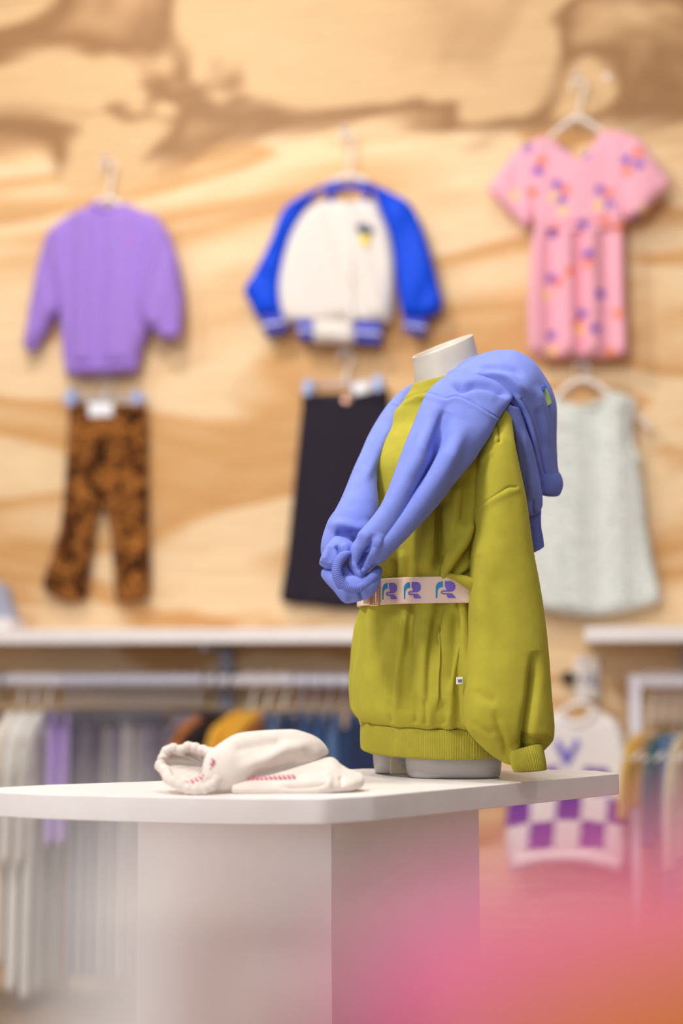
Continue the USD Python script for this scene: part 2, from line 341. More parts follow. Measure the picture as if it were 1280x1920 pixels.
for px in (-190, 410, 752):
    e = s_of(px, 1290, .1); put(t, 'upright', box((e, -.012, (SZ0 + .02) / 2), (.045, .02, SZ0 - .03), .003), M['grey_metal'], False, world=False)
    put(t, 'rail_arm', wtube([(e + .027, .002, RZ), (e + .027, RO, RZ)], .008), M['white_metal'], 40, world=False)
t = thing('clothes_rack', 'white metal clothes rack with square corner post at the right edge', 'clothes rack', loc=WO, rotz=WROT)
sp = s_of(1193, 1400, RO)
put(t, 'post', box((sp, -RO, (RZ + .02) / 2), (.036, .036, RZ + .02), .004), M['white_metal'], False, world=False)
put(t, 'post', box((1.85, -RO, (RZ + .02) / 2), (.036, .036, RZ + .02), .004), M['white_metal'], False, world=False)
put(t, 'top_bar', box(((sp + 1.85) / 2, -RO, RZ), (1.85 - sp, .032, .034), .004), M['white_metal'], False, world=False)
# slanted white stand at the left end of the shelf
t = thing('display_stand', 'white slanted display stand at the left end of the wall shelf', 'display stand', loc=WO, rotz=WROT)
a = s_of(32, 1170, .25); zz = z_of(10, 1160, .25)
put(t, 'base', box((a - .15, -.24, (SZ1 + zz) / 2), (.3, .12, zz - SZ1), .004), M['white'], False, world=False)
pr = sg.Polygon([(a - .3, zz), (a - .006, zz), (a - .045, zz + .1), (a - .3, zz + .26)])
g = trimesh.creation.extrude_polygon(pr, .05); g.apply_transform([[1, 0, 0, 0], [0, 0, -1, -.21], [0, 1, 0, 0], [0, 0, 0, 1]])
put(t, 'sign_panel', fix(g.vertices, g.faces), M['grey_metal'], False, world=False)
# wall plug and wall hook
def lathe(prof, axis_o, axis_d, n=24):
    d = np.array(axis_d, float); d /= np.linalg.norm(d); u = np.cross(d, [0, 0, 1.0] if abs(d[2]) < .9 else [1.0, 0, 0]); u /= np.linalg.norm(u); w = np.cross(d, u)
    th = np.arange(n) * 2 * np.pi / n
    V = np.array([[np.array(axis_o) + d * h + r * (u * math.cos(a) + w * math.sin(a)) for a in th] for r, h in prof]).reshape(-1, 3)
    f = grid_faces(len(prof), n); m = len(prof); k = np.arange(n)
    V = np.vstack([V, np.array(axis_o) + d * prof[0][1], np.array(axis_o) + d * prof[-1][1]])
    f = np.vstack([f, np.stack([np.full(n, m * n), (k + 1) % n, k], 1), np.stack([np.full(n, m * n + 1), (m - 1) * n + k, (m - 1) * n + (k + 1) % n], 1)])
    return fix(V, f)
c = wall_pt(1138, 145, 0)
tag(put(None, 'wall_plug', lathe([(.011, 0), (.011, .003), (.007, .006)], c, WN), M['white_plastic'], 40), 'small round white plug in the plywood above the floral dress', 'wall plug')
t = thing('wall_socket', 'white double wall socket with a black plug below the right shelf', 'wall socket', loc=WO, rotz=WROT)
s0, z0 = wall_sz(1078, 1312, 0); s1, z1 = wall_sz(1124, 1235, 0)
wall_box(t, 'plate', s0, s1, 0, .02, z0, z1, M['white_plastic'], .004)
sk, zk = wall_sz(1104, 1273, 0)
put(t, 'socket_face', lathe([(.021, 0), (.021, .006), (.017, .006), (.016, .002)], (sk, -.02, zk), (0, -1, 0)), M['grey_metal'], 40, world=False)
sk, zk = wall_sz(1063, 1270, .03)
put(t, 'plug', lathe([(.014, 0), (.019, .006), (.019, .035), (.013, .042)], (sk, 0, zk), (0, -1, 0)), M['black'], 40, world=False)
put(t, 'cable', wtube([(sk + .01, .02, zk), (sk + .03, .03, zk + .002), (s0 + .01, .022, zk + .004)], .004), M['black'], 40, world=False)

# ------------------------------------------------------------------ hangers and clothes on the wall
def peg(px, py, what):
    c = wall_pt(px, py, 0)
    tag(put(None, 'wall_peg', lathe([(.006, 0), (.006, .045), (.008, .046), (.008, .05)], c, WN, 14), M['grey_metal'], 40), f'small steel peg in the plywood holding the hanger of the {what}', 'peg')
def wall_hanger(label, hook, neck, left, right, off=.035, clips=None, clip_label=None, droop=0):
    """hook = top of hook, neck = where the arms meet, left/right = arm ends, all in photo pixels."""
    g = lambda p, o=off: np.array([*wall_sz(*p, o)])
    h, n, l, r = g(hook), g(neck), g(left), g(right)
    t = thing('clothes_hanger', label, 'clothes hanger', loc=WO, rotz=WROT); l = l - [0, .02]; r = r - [0, .02]
    if clips: l, r = l + [0, .02], r + [0, .02]
    W3 = lambda q, o=off: (q[0], o, q[1])
    rad = .022; top = h + [0, -rad]
    arc = [W3(top + rad * np.array([math.cos(a), math.sin(a)])) for a in np.linspace(math.radians(200), math.radians(-50), 16)]
    end = np.array([n[0], n[1]])
    put(t, 'hook', wtube(arc + [W3(end * .5 + .5 * np.array([arc[-1][0], arc[-1][2]]) + [.004, 0]), W3(end)], .0045), M['white_plastic'], 40, world=False)
    if clips:
        put(t, 'bar', wtube([W3(l), W3((l + r) / 2), W3(r)], .0035), M['clear_plastic'], 40, world=False)
        put(t, 'neck', wtube([W3(n), W3([n[0], (l[1] + r[1]) / 2])], .006), M['white_plastic'], 40, world=False)
        for c in clips:
            q = g(c, off + .005)
            put(t, 'clip', cat([box((q[0], -(off + .012), q[1]), (.028, .006, .06), .002), box((q[0], -(off - .012), q[1]), (.028, .006, .06), .002), box((q[0], -off, q[1] + .02), (.02, .02, .012), .002)]), M['clear_plastic'], False, world=False, label=clip_label)
    else:
        arm = np.vstack([l, l * .55 + n * .45 + [0, .012], n, r * .55 + n * .45 + [0, .012], r])
        cv = spline(arm, 30)
        put(t, 'arms', wtube([W3(q) for q in cv], np.interp(np.linspace(-1, 1, 30), [-1, 0, 1], [.006, .009, .006]), 12), M['white_plastic'], 40, world=False)
    return t
def wpoly(px, off=.05): return wall_sz(np.array(px, float)[:, 0], np.array(px, float)[:, 1], off)
def smooth_poly(p, n=160, closed=True):
    p = np.asarray(p, float); q = np.vstack([p, p[:1]])
    t = np.r_[0, np.cumsum(np.linalg.norm(np.diff(q, axis=0), axis=1))]
    return sg.Polygon(np.stack([PchipInterpolator(t, q[:, k])(np.linspace(0, t[-1], n, endpoint=False)) for k in (0, 1)], 1))
def cloth(t, name, px, T, mt, off=.05, edge=.035, fold=None, res=.012, label=None, colf=None, back=.35, rnd=True):
    pg = wpoly(px, off); pg = smooth_poly(pg) if rnd else sg.Polygon(pg)
    m = panel(pg, T, res, edge, back, fold, lambda u, z, h: np.stack([u, -(h + off), z], 1))
    col = None
    if colf is not None:
        q = proj(WO + np.outer(m.vertices[:, 0], WE) - np.outer(m.vertices[:, 1], WN) + np.outer(m.vertices[:, 2], [0, 0, 1.0])); col = colf(q, m.vertices)
    return put(t, name, m, M[mt], True, world=False, label=label, col=col)
def pleats(amp, freq, ph=0.0, jit=1.0, tilt=0.0, z0=None):
    return lambda u, z: amp * (np.sin((u + tilt * z) * freq + ph + jit * np.sin((u + tilt * z) * freq * .37 + 1)) )

# purple sweatshirt
peg(203, 303, 'purple sweatshirt'); wall_hanger('white hanger holding the purple sweatshirt', (203, 302), (201, 372), (150, 402), (250, 400))
t = thing('sweatshirt', 'purple sweatshirt with a small pink chest logo hanging on the plywood wall', 'sweatshirt', loc=WO, rotz=WROT)
cloth(t, 'sleeve', [(92, 430), (78, 470), (62, 540), (50, 610), (46, 640), (54, 652), (76, 640), (100, 600), (116, 578), (120, 520), (122, 460), (110, 432)], .028, 'lilac', .045, .03, pleats(.004, 70, 0, 1, .3))
cloth(t, 'sleeve', [(292, 408), (312, 430), (328, 470), (340, 530), (343, 580), (338, 622), (318, 634), (296, 622), (276, 612), (262, 590), (258, 560), (268, 500), (276, 440)], .032, 'lilac', .07, .03, pleats(.006, 60, 1, 1, -.25))
cloth(t, 'cuff', [(50, 618), (45, 650), (58, 660), (74, 643), (66, 630)], .018, 'lilac', .05, .02)
cloth(t, 'cuff', [(288, 606), (336, 606), (338, 628), (320, 638), (292, 625)], .02, 'lilac', .08, .02)
cloth(t, 'body', [(168, 388), (185, 391), (215, 394), (236, 384), (262, 394), (300, 412), (306, 430), (292, 500), (282, 600), (264, 660), (257, 690), (190, 692), (124, 690), (116, 640), (110, 560), (98, 500), (92, 440), (110, 418)], .03, 'lilac', .055, .04, pleats(.011, 42, .4, 1.3))
cloth(t, 'hem_rib', [(121, 676), (190, 680), (260, 674), (256, 698), (190, 704), (126, 704)], .03, 'lilac', .056, .02, pleats(.0012, 700, 0, 0))
cloth(t, 'collar', [(166, 384), (178, 378), (200, 388), (226, 384), (238, 380), (240, 390), (212, 398), (180, 396)], .012, 'lilac', .075, .01)
def logo_heart(c, r, n=24):
    return [(c[0] + r * math.cos(a) * (1 + .35 * math.cos(3 * a)), c[1] - r * math.sin(a) * (1 + .2 * math.cos(2 * a))) for a in np.linspace(0, 2 * math.pi, n, endpoint=False)]
cloth(t, 'chest_logo', logo_heart((231, 452), 9), .001, 'pink_print', .0895, .004, res=.006, label='pink embroidered chest logo')

# varsity jacket
peg(650, 250, 'blue and white bomber jacket'); wall_hanger('white hanger holding the blue and white bomber jacket', (650, 251), (653, 330), (560, 372), (745, 372))
t = thing('bomber_jacket', 'cream bomber jacket with royal blue raglan sleeves hanging on the plywood wall', 'jacket', loc=WO, rotz=WROT)
cloth(t, 'sleeve', [(610, 345), (575, 362), (535, 388), (505, 455), (475, 515), (458, 545), (470, 572), (486, 596), (528, 590), (524, 560), (526, 520), (538, 460), (560, 410), (590, 370)], .03, 'royal', .055, .03, pleats(.005, 50, 0, 1, .8))
cloth(t, 'sleeve', [(698, 345), (735, 362), (768, 382), (788, 420), (808, 480), (824, 545), (830, 570), (815, 592), (760, 598), (748, 560), (742, 500), (735, 450), (718, 405), (705, 375)], .032, 'royal', .06, .03, pleats(.006, 48, 1, 1, -.5))
for pp, o in (([(486, 590), (530, 586), (540, 622), (500, 632)], .06), ([(757, 594), (803, 598), (794, 634), (756, 622)], .065), ([(553, 600), (588, 600), (590, 642), (562, 638)], .07), ([(664, 603), (716, 606), (714, 648), (664, 644)], .07)):
    kind = 'cuff' if pp[0][0] < 500 or pp[0][0] > 740 else 'hem_rib'
    p_ = cloth(t, kind, pp, .02, 'rib_blue', o, .02, rnd=False)
    a_, b_, c_, d_ = map(np.array, pp); mix = lambda k: [a_ + (d_ - a_) * k, b_ + (c_ - b_) * k]
    st = [tuple(mix(.42)[0]), tuple(mix(.42)[1]), tuple(mix(.54)[1]), tuple(mix(.54)[0])]
    cloth(p_, 'stripe', st, .002, 'rib_white', o + .0215, .006, rnd=False, res=.006)
cloth(t, 'body', [(600, 378), (630, 374), (655, 380), (680, 374), (702, 378), (716, 405), (732, 450), (738, 500), (736, 560), (728, 606), (660, 606), (590, 606), (540, 604), (526, 580), (522, 540), (530, 490), (545, 440), (570, 400)], .03, 'cream', .06, .045, pleats(.008, 40, 1, 1.5, .3))
cloth(t, 'snap_placket', [(586, 600), (666, 604), (665, 645), (588, 642)], .022, 'cream', .07, .02, rnd=False)
cloth(t, 'placket', [(650, 382), (660, 382), (662, 604), (652, 604)], .001, 'cream', .0935, .006, rnd=False)
cloth(t, 'collar', [(606, 346), (625, 340), (655, 344), (688, 340), (700, 346), (694, 374), (684, 376), (680, 362), (655, 358), (628, 362), (622, 378), (612, 372)], .012, 'rib_blue', .085, .012)
cloth(t, 'chest_patch', [(664, 424), (680, 420), (697, 426), (699, 436), (682, 438), (664, 436)], .001, 'navy_print', .0945, .004, res=.006, label='dark blue chest patch')
cloth(t, 'chest_patch', [(672, 440), (692, 440), (690, 458), (683, 464), (675, 460)], .001, 'yellow_print', .0945, .004, res=.006, label='yellow chest patch')

# floral dress
peg(1082, 150, 'pink floral dress'); wall_hanger('white hanger holding the pink floral dress', (1083, 151), (1080, 222), (1020, 262), (1140, 250), off=.045)
FL = {(.86, .20, .07): [(430, 580), (375, 770), (575, 755), (1005, 530), (945, 640), (835, 775), (665, 545), (600, 1245), (710, 1190), (530, 1310), (890, 1500), (645, 1560), (500, 1720), (510, 1000), (810, 940), (890, 980), (840, 1725)],
      (.17, .08, .50): [(345, 500), (410, 640), (525, 725), (550, 815), (690, 540), (940, 575), (1015, 600), (780, 755), (840, 840), (680, 965), (500, 1020), (710, 1140), (490, 1290), (785, 1380), (675, 1500), (755, 1585), (490, 1630), (570, 490), (1000, 915)],
      (.92, .62, .25): [(270, 790), (500, 800), (770, 850), (460, 1390), (660, 1600), (490, 1725), (1040, 880), (560, 880)]}
def floral(q, V):
    col = np.tile(np.array(lin('#F2AEBF')), (len(q), 1))
    for c, pts in FL.items():
        for k, (x, y) in enumerate(pts):
            d = q - np.array([880 + x / 3.2, 120 + y / 3.2]); a = np.arctan2(d[:, 1], d[:, 0]); r = np.hypot(*d.T)
            w = np.clip((10 * (1 + .25 * np.cos(5 * a + k)) - r) / 1.5, 0, 1)[:, None]; col = col * (1 - w) + np.array(c) * w
            if k % 2 == 0:
                w = np.clip((2.2 - r) / 1.0, 0, 1)[:, None]; col = col * (1 - w) + np.array((.9, .7, .2)) * w
    return col
t = thing('dress', 'pink short-sleeved floral dress hanging on the plywood wall', 'dress', loc=WO, rotz=WROT)
cloth(t, 'sleeve', [(990, 268), (968, 282), (945, 310), (926, 335), (914, 356), (935, 378), (965, 408), (988, 428), (1000, 400), (1004, 340), (1004, 290)], .022, 'tint', .06, .03, pleats(.004, 60), res=.007, colf=floral)
cloth(t, 'sleeve', [(1175, 252), (1205, 268), (1222, 295), (1245, 325), (1254, 345), (1230, 372), (1200, 405), (1178, 412), (1166, 395), (1160, 340), (1162, 290)], .022, 'tint', .08, .03, pleats(.004, 60), res=.007, colf=floral)
cloth(t, 'bodice', [(1022, 256), (1035, 265), (1052, 275), (1070, 288), (1085, 300), (1098, 288), (1115, 268), (1128, 248), (1150, 246), (1182, 256), (1178, 300), (1172, 360), (1166, 424), (1090, 430), (1006, 428), (996, 380), (990, 320), (992, 270)], .024, 'tint', .07, .035, pleats(.003, 50), res=.007, colf=floral)
cloth(t, 'skirt', [(1004, 420), (1040, 424), (1090, 425), (1140, 422), (1168, 416), (1170, 480), (1172, 560), (1176, 640), (1174, 664), (1130, 672), (1080, 670), (1030, 672), (992, 662), (988, 600), (992, 520), (998, 450)], .03, 'tint', .07, .03, pleats(.022, 62, .3, 1.2), res=.007, colf=floral)
cloth(t, 'waist_seam', [(1003, 418), (1090, 424), (1168, 414), (1168, 424), (1090, 433), (1003, 428)], .002, 'tint', .096, .006, res=.007, colf=floral, rnd=False)

# leopard trousers
peg(200, 706, 'leopard print trousers'); wall_hanger('white clip hanger holding the leopard print trousers', (197, 705), (197, 738), (112, 748), (285, 748), off=.03, clips=[(133, 748), (257, 752)], clip_label='clear plastic clip')
mat('leopard', {'tc': ('texture_coordinate', {}), 'm1': ('mapping', {'scale': (1, 1, .55)}), 'n1': ('noise_texture', {'scale': 130.0, 'detail': 3.0, 'roughness': .6, 'distortion': .8}),
                'r1': ('rgb_ramp', {'ramp': [(.36, lin('#24160D')), (.46, lin('#6A3F1B')), (.56, lin('#A9692C')), (.70, lin('#C98C46'))]}),
                'n2': ('noise_texture', {'scale': 24.0, 'detail': 2.0}), 'r2': ('rgb_ramp', {'ramp': [(.34, lin('#2A2018')), (.42, lin('#8A6A50')), (.5, (.95, .93, .9)), (.62, (1, 1, 1)), (.72, (1.5, 1.35, 1.1))]}),
                'x': ('mix_color', {'blend_type': 'multiply', 'fac': .9, 'use_clamp': False}), 'p': ('principled_bsdf', {'roughness': .9, 'specular_ior_level': .1, 'sheen_weight': .15})},
    [('tc.object', 'm1.vector'), ('m1.vector', 'n1.vector'), ('n1.fac', 'r1.fac'), ('tc.object', 'n2.vector'), ('n2.fac', 'r2.fac'), ('r1.color', 'x.a'), ('r2.color', 'x.b'), ('x.result', 'p.base_color')])
M['leopard'] = UsdShade.Material.Get(stage, '/World/Looks/leopard')
t = thing('trousers', 'leopard print flared trousers clipped to a hanger on the plywood wall', 'trousers', loc=WO, rotz=WROT)
cloth(t, 'legs', [(131, 764), (160, 768), (200, 766), (240, 766), (273, 762), (276, 840), (277, 920), (279, 1000), (282, 1080), (280, 1118), (250, 1130), (218, 1126), (212, 1060), (208, 1000), (200, 965), (190, 948), (182, 970), (176, 1010), (168, 1070), (160, 1124), (130, 1130), (95, 1116), (80, 1100), (98, 1040), (114, 980), (122, 900), (126, 820)], .022, 'leopard', .035, .03, pleats(.003, 50))
cloth(t, 'waistband', [(130, 757), (165, 760), (200, 759), (240, 759), (274, 755), (275, 775), (200, 779), (130, 777)], .018, 'leopard', .042, .014)
cloth(t, 'care_label', [(166, 755), (212, 756), (211, 781), (167, 782)], .001, 'label', .066, .004, rnd=False, label='white label on the waistband')

# black skirt
peg(648, 664, 'black skirt'); wall_hanger('white clip hanger holding the black skirt', (648, 660), (648, 700), (570, 722), (722, 716), off=.03, clips=[(577, 730), (707, 722)], clip_label='bluish plastic clip')
t = thing('skirt', 'long black denim skirt clipped to a hanger on the plywood wall', 'skirt', loc=WO, rotz=WROT)
cloth(t, 'panel', [(568, 745), (600, 742), (650, 742), (700, 738), (726, 736), (732, 830), (742, 940), (752, 1060), (762, 1140), (700, 1142), (640, 1142), (590, 1136), (545, 1132), (526, 1124), (538, 1040), (548, 940), (558, 840)], .026, 'skirt', .035, .03, pleats(.005, 24, .6))
cloth(t, 'waistband', [(566, 740), (648, 737), (728, 731), (729, 752), (648, 758), (567, 760)], .022, 'skirt', .04, .014)
cc = wall_pt(650, 748, .066); put(t, 'button', lathe([(.016, 0), (.017, .004), (.012, .007), (.004, .005)], (float((cc - WO) @ WE), -float((cc - WO) @ WN), cc[2]), (0, -1, 0)), M['rose'], 40, world=False, label='pinkish metal button')
cloth(t, 'care_label', [(658, 722), (690, 716), (692, 736), (662, 742)], .001, 'label', .064, .004, rnd=False, label='white label at the waistband')

# pale crochet top
peg(1092, 688, 'pale crochet top'); wall_hanger('white hanger holding the pale sleeveless crochet top', (1090, 680), (1090, 712), (1000, 775), (1222, 792), off=.04)
t = thing('crochet_top', 'pale white sleeveless crochet top hanging on the plywood wall', 'top', loc=WO, rotz=WROT)
cloth(t, 'body', [(1030, 736), (1050, 752), (1075, 760), (1100, 760), (1125, 752), (1142, 734), (1160, 736), (1186, 748), (1180, 790), (1180, 830), (1194, 862), (1204, 900), (1212, 980), (1226, 1060), (1240, 1122), (1200, 1140), (1140, 1152), (1085, 1156), (1030, 1148), (985, 1136), (990, 1060), (998, 960), (1004, 880), (1008, 820), (1004, 780), (1010, 745)], .03, 'mint', .05, .035, pleats(.009, 36, 1), res=.01)
cloth(t, 'neck_band', [(1028, 733), (1050, 750), (1087, 760), (1125, 750), (1144, 731), (1150, 738), (1128, 760), (1087, 771), (1048, 761), (1022, 740)], .006, 'mint', .078, .008)
cloth(t, 'armhole_band', [(1184, 746), (1176, 790), (1178, 832), (1196, 868), (1202, 864), (1186, 828), (1184, 790), (1192, 750)], .008, 'mint', .062, .008)

# ------------------------------------------------------------------ the display table
TZ = ZC - .144; TT = .028
t = thing('display_table', 'white organic shaped display table carrying the mannequin and the socks', 'table')
tp = sg.Polygon([(.377, 1.956), (.036, 1.622), (-.02, 1.588), (-.10, 1.590), (-.235, 1.617), (-.34, 1.642), (-.425, 1.682), (-.437, 1.712), (-.36, 1.772), (-.233, 1.829), (.03, 2.048), (.237, 2.045), (.353, 2.010)])
rd = tp.buffer(-.03).buffer(.03, quad_segs=24)
sharp = tp.buffer(-.006).buffer(.006, quad_segs=6).intersection(sg.box(.2, 1.7, .6, 2.2))
tp = rd.union(sharp).buffer(.002).buffer(-.002)
def slab(poly, z0, z1, bev):
    poly = sg.polygon.orient(poly.simplify(.0004)).segmentize(.02); ring = np.array(poly.exterior.coords)[:-1]
    def off(d):
        q = np.roll(ring, 1, 0); r = np.roll(ring, -1, 0); tn = r - q; tn /= np.linalg.norm(tn, axis=1, keepdims=True)
        return ring + np.stack([-tn[:, 1], tn[:, 0]], 1) * d
    prof = [(bev, z0), (bev * .3, z0 + bev * .3), (0, z0 + bev), (0, z1 - bev), (bev * .3, z1 - bev * .3), (bev, z1)]
    n = len(ring); V = np.vstack([np.c_[off(d), np.full(n, z)] for d, z in prof]); f = grid_faces(len(prof), n)
    inn = sg.Polygon(off(bev)); tri = Delaunay(off(bev)).simplices; c = off(bev)[tri].mean(1)
    tri = tri[shapely.contains(inn, shapely.points(c))]
    return fix(V, np.vstack([f, tri + (len(prof) - 1) * n, tri[:, ::-1]])) if False else _slab_fix(V, f, tri, n, len(prof))
def _slab_fix(V, f, tri, n, m):
    a = np.cross(V[tri[:, 1], :2] - V[tri[:, 0], :2], V[tri[:, 2], :2] - V[tri[:, 0], :2]); tri = tri.copy(); tri[a < 0] = tri[a < 0][:, ::-1]
    return fix(V, np.vstack([f, tri + (m - 1) * n, tri[:, ::-1]]))
put(t, 'tabletop', slab(tp, TZ - TT, TZ, .0015), M['white'], 25)
bc = np.array([(-.2395, 1.70), (-.0105, 1.66), (.175, 1.842), (.10, 1.98), (-.12, 1.86)])
panels_ = []
for k in range(5):
    a, b = bc[k], bc[(k + 1) % 5]; d = (b - a) / np.linalg.norm(b - a); nn = np.array([-d[1], d[0]])
    q = sg.Polygon([a + d * .0006, b - d * .0006, b - d * .0006 + nn * .016, a + d * .0006 + nn * .016])
    q = shapely.affinity.translate(q, *(-nn * .016)) if sg.Polygon(bc).contains(sg.Point((a + b) / 2 - nn * .01)) else q
    q = q.intersection(sg.Polygon(bc)); q = q.difference(shapely.union_all(panels_)) if panels_ else q; panels_.append(q.buffer(.0006))
    g = trimesh.creation.extrude_polygon(q, TZ - TT - .001); put(t, 'base_panel', g, M['white'], False)

# ------------------------------------------------------------------ the mannequin torso
t = thing('mannequin', 'grey headless child torso mannequin wearing the olive sweatshirt on the table', 'mannequin', loc=(.13, 1.94, TZ))
FA = math.radians(50)
FV, LV = np.array([-math.cos(FA), -math.sin(FA), 0]), np.array([math.sin(FA), -math.cos(FA), 0])
def loft(rings, nt, close=True, k='p'):
    """rings: list of (n x 3) key rings, joined smoothly."""
    R = np.array(rings); s = np.r_[0, np.cumsum(np.linalg.norm(np.diff(R, axis=0), axis=2).mean(1) + 1e-6)]
    V = PchipInterpolator(s, R, axis=0)(np.linspace(0, s[-1], nt)); n = R.shape[1]
    f = grid_faces(nt, n); Vv = V.reshape(-1, 3)
    if close:
        kk = np.arange(n); Vv = np.vstack([Vv, V[0].mean(0), V[-1].mean(0)])
        f = np.vstack([f, np.stack([np.full(n, nt * n), (kk + 1) % n, kk], 1), np.stack([np.full(n, nt * n + 1), (nt - 1) * n + kk, (nt - 1) * n + (kk + 1) % n], 1)])
    return fix(Vv, f)
def ring(c, A, B, n=96, p=2.2, u=LV, w=FV):
    th = np.arange(n) * 2 * np.pi / n; co, si = np.cos(th), np.sin(th)
    x, y = np.sign(co) * abs(co) ** (2 / p), np.sign(si) * abs(si) ** (2 / p)
    return np.asarray(c, float) + np.outer(A * x, u) + np.outer(B * y, w)
X1, Y1 = np.array([1.0, 0, 0]), np.array([0, 1.0, 0])
def stump(cx, cy, a, b, p):
    return loft([ring((cx, cy, TZ + .0005), a - .006, b - .006, 96, p, X1, Y1), ring((cx, cy, TZ + .003), a - .0035, b - .0035, 96, p, X1, Y1), ring((cx, cy, TZ + .05), a, b, 96, p, X1, Y1), ring((cx + .002, cy, TZ + .13), a + .006, b + .006, 96, p, X1, Y1)], 50)
put(t, 'thigh', stump(.1475, 1.908, .0645, .052, 3.4), M['grey_plastic'], 40)
put(t, 'thigh', stump(.083, 1.978, .041, .046, 4.0), M['grey_plastic'], 40)
q0 = P(735, 1420, 1.925); q1 = P(762, 1450, 1.925)
put(t, 'inner_block', box(((q0[0] + q1[0]) / 2 + .004, 1.962, TZ + .031), (q1[0] - q0[0] + .014, .06, .062), .002), M['foam'], False, label='beige inner face of the far thigh')
bx_ = (q0[0] + q1[0]) / 2
put(t, 'fixing_slot', cat([box((bx_ + .002, 1.932, TZ + .022), (.012, .004, .010), .001), box((bx_ - .004, 1.932, TZ + .026), (.006, .004, .006), .001), box((bx_ + .008, 1.931, TZ + .012), (.010, .004, .003), .0008)]), M['grey_metal'], False)
CC = np.array([.133, 1.94, 0])
put(t, 'torso', loft([ring(CC + [0, 0, 1.0], .09, .078), ring(CC + [0, 0, 1.08], .088, .076), ring(CC + [0, 0, 1.15], .08, .07), ring(CC + [0, 0, 1.25], .085, .07), ring(CC + [.012, 0, 1.33], .085, .06), ring(CC + [.02, 0, 1.375], .07, .05), ring(CC + [.005, 0, 1.41], .05, .045), ring(CC + [.008, 0, 1.43], .042, .042)], 60), M['grey_plastic'], 40)
def tilted(pl, pr, Y, depth, rise, n=96):
    """a ring seen nearly edge-on: its left and right points (px) and its half depth; the far side lies 'rise' higher than the near side / 2."""
    a, b = P(*pl, Y), P(*pr, Y); return ring((a + b) / 2, 1.0, 1.0, n, 2.0, (b - a) / 2, np.array([0, depth, rise]))
nt_ = tilted((772, 671), (886, 627), 1.945, .040, .0115)
n0 = tilted((773, 674), (887, 630), 1.945, .0405, .0115)
nb = tilted((781, 745), (904, 720), 1.945, .044, .006)
c_ = nt_.mean(0)
put(t, 'neck', loft([nb, tilted((776, 705), (896, 668), 1.945, .042, .009), n0, nt_, c_ + (nt_ - c_) * .93, c_ + (nt_ - c_) * .90 - [0, 0, .006], c_ + (nt_ - c_) * .1 - [0, 0, .006]], 90), M['neck_plastic'], 35)

# ------------------------------------------------------------------ the olive sweatshirt
ZY = lambda y, Y=1.94: float(P(640, y, Y)[2])
NT = 420
th_g = np.arange(NT) * 2 * np.pi / NT
gath = lambda seed, lo, hi: sum(np.random.default_rng(seed + k).normal() / (1 + .06 * abs(k - (lo + hi) / 2)) * np.cos(k * th_g + np.random.default_rng(seed * 7 + k).uniform(0, 6.28)) for k in range(lo, hi)) / math.sqrt((hi - lo) / 2)
g1, g2 = gath(3, 10, 30), gath(11, 9, 26)
view_th = math.atan2(FV @ [0, -1, 0], LV @ [0, -1, 0])             # the angle of the side that faces the camera
keys = []   # (py, A, B, dx, gather of the hem, gather of the waist)
for py, A, B, dx, a1, a2 in [(1352, .103, .092, 0, .0015, 0), (1343, .112, .100, 0, .0022, 0), (1322, .120, .107, 0, .0024, 0), (1280, .122, .109, 0, .0022, .0012), (1230, .119, .105, 0, .0012, .0028),
                             (1180, .114, .099, 0, .0004, .0034), (1140, .107, .092, 0, 0, .0024), (1107, .105, .090, 0, 0, .001), (1078, .107, .092, 0, 0, .0016), (1030, .111, .095, 0, 0, .0022), (960, .109, .092, 0, 0, .0008),
                             (890, .108, .089, 0, 0, 0), (830, .104, .080, .014, 0, 0), (795, .098, .070, .024, 0, 0), (768, .083, .060, .018, 0, 0)]:
    c = CC + [dx, 0, 0]; z = ZY(py)
    r = ring(c + [0, 0, z], A, B, NT, 2.25)
    rad = r - (c + [0, 0, z]); rad /= np.linalg.norm(rad, axis=1, keepdims=True)
    r = r + rad * (g1 * a1 + g2 * a2)[:, None]
    if py > 1200: r[:, 2] -= .007 * np.cos(th_g - view_th) * min(1, (py - 1200) / 120)
    keys.append(r)
def tilted_LF(pl, pr, Y, depth, rise, n=NT):
    a, b = P(*pl, Y), P(*pr, Y); c = (a + b) / 2; e1, e2 = (b - a) / 2, np.array([0, depth, rise])
    th = np.arange(n) * 2 * np.pi / n; off = math.atan2(.643, .766)
    return c + np.outer(np.cos(th + off), e1) - np.outer(np.sin(th + off), e2)
keys.append(tilted_LF((757, 752), (916, 716), 1.945, .062, .008))
keys.append(tilted_LF((763, 742), (910, 708), 1.945, .056, .008))
body = loft(keys, 330, close=False)
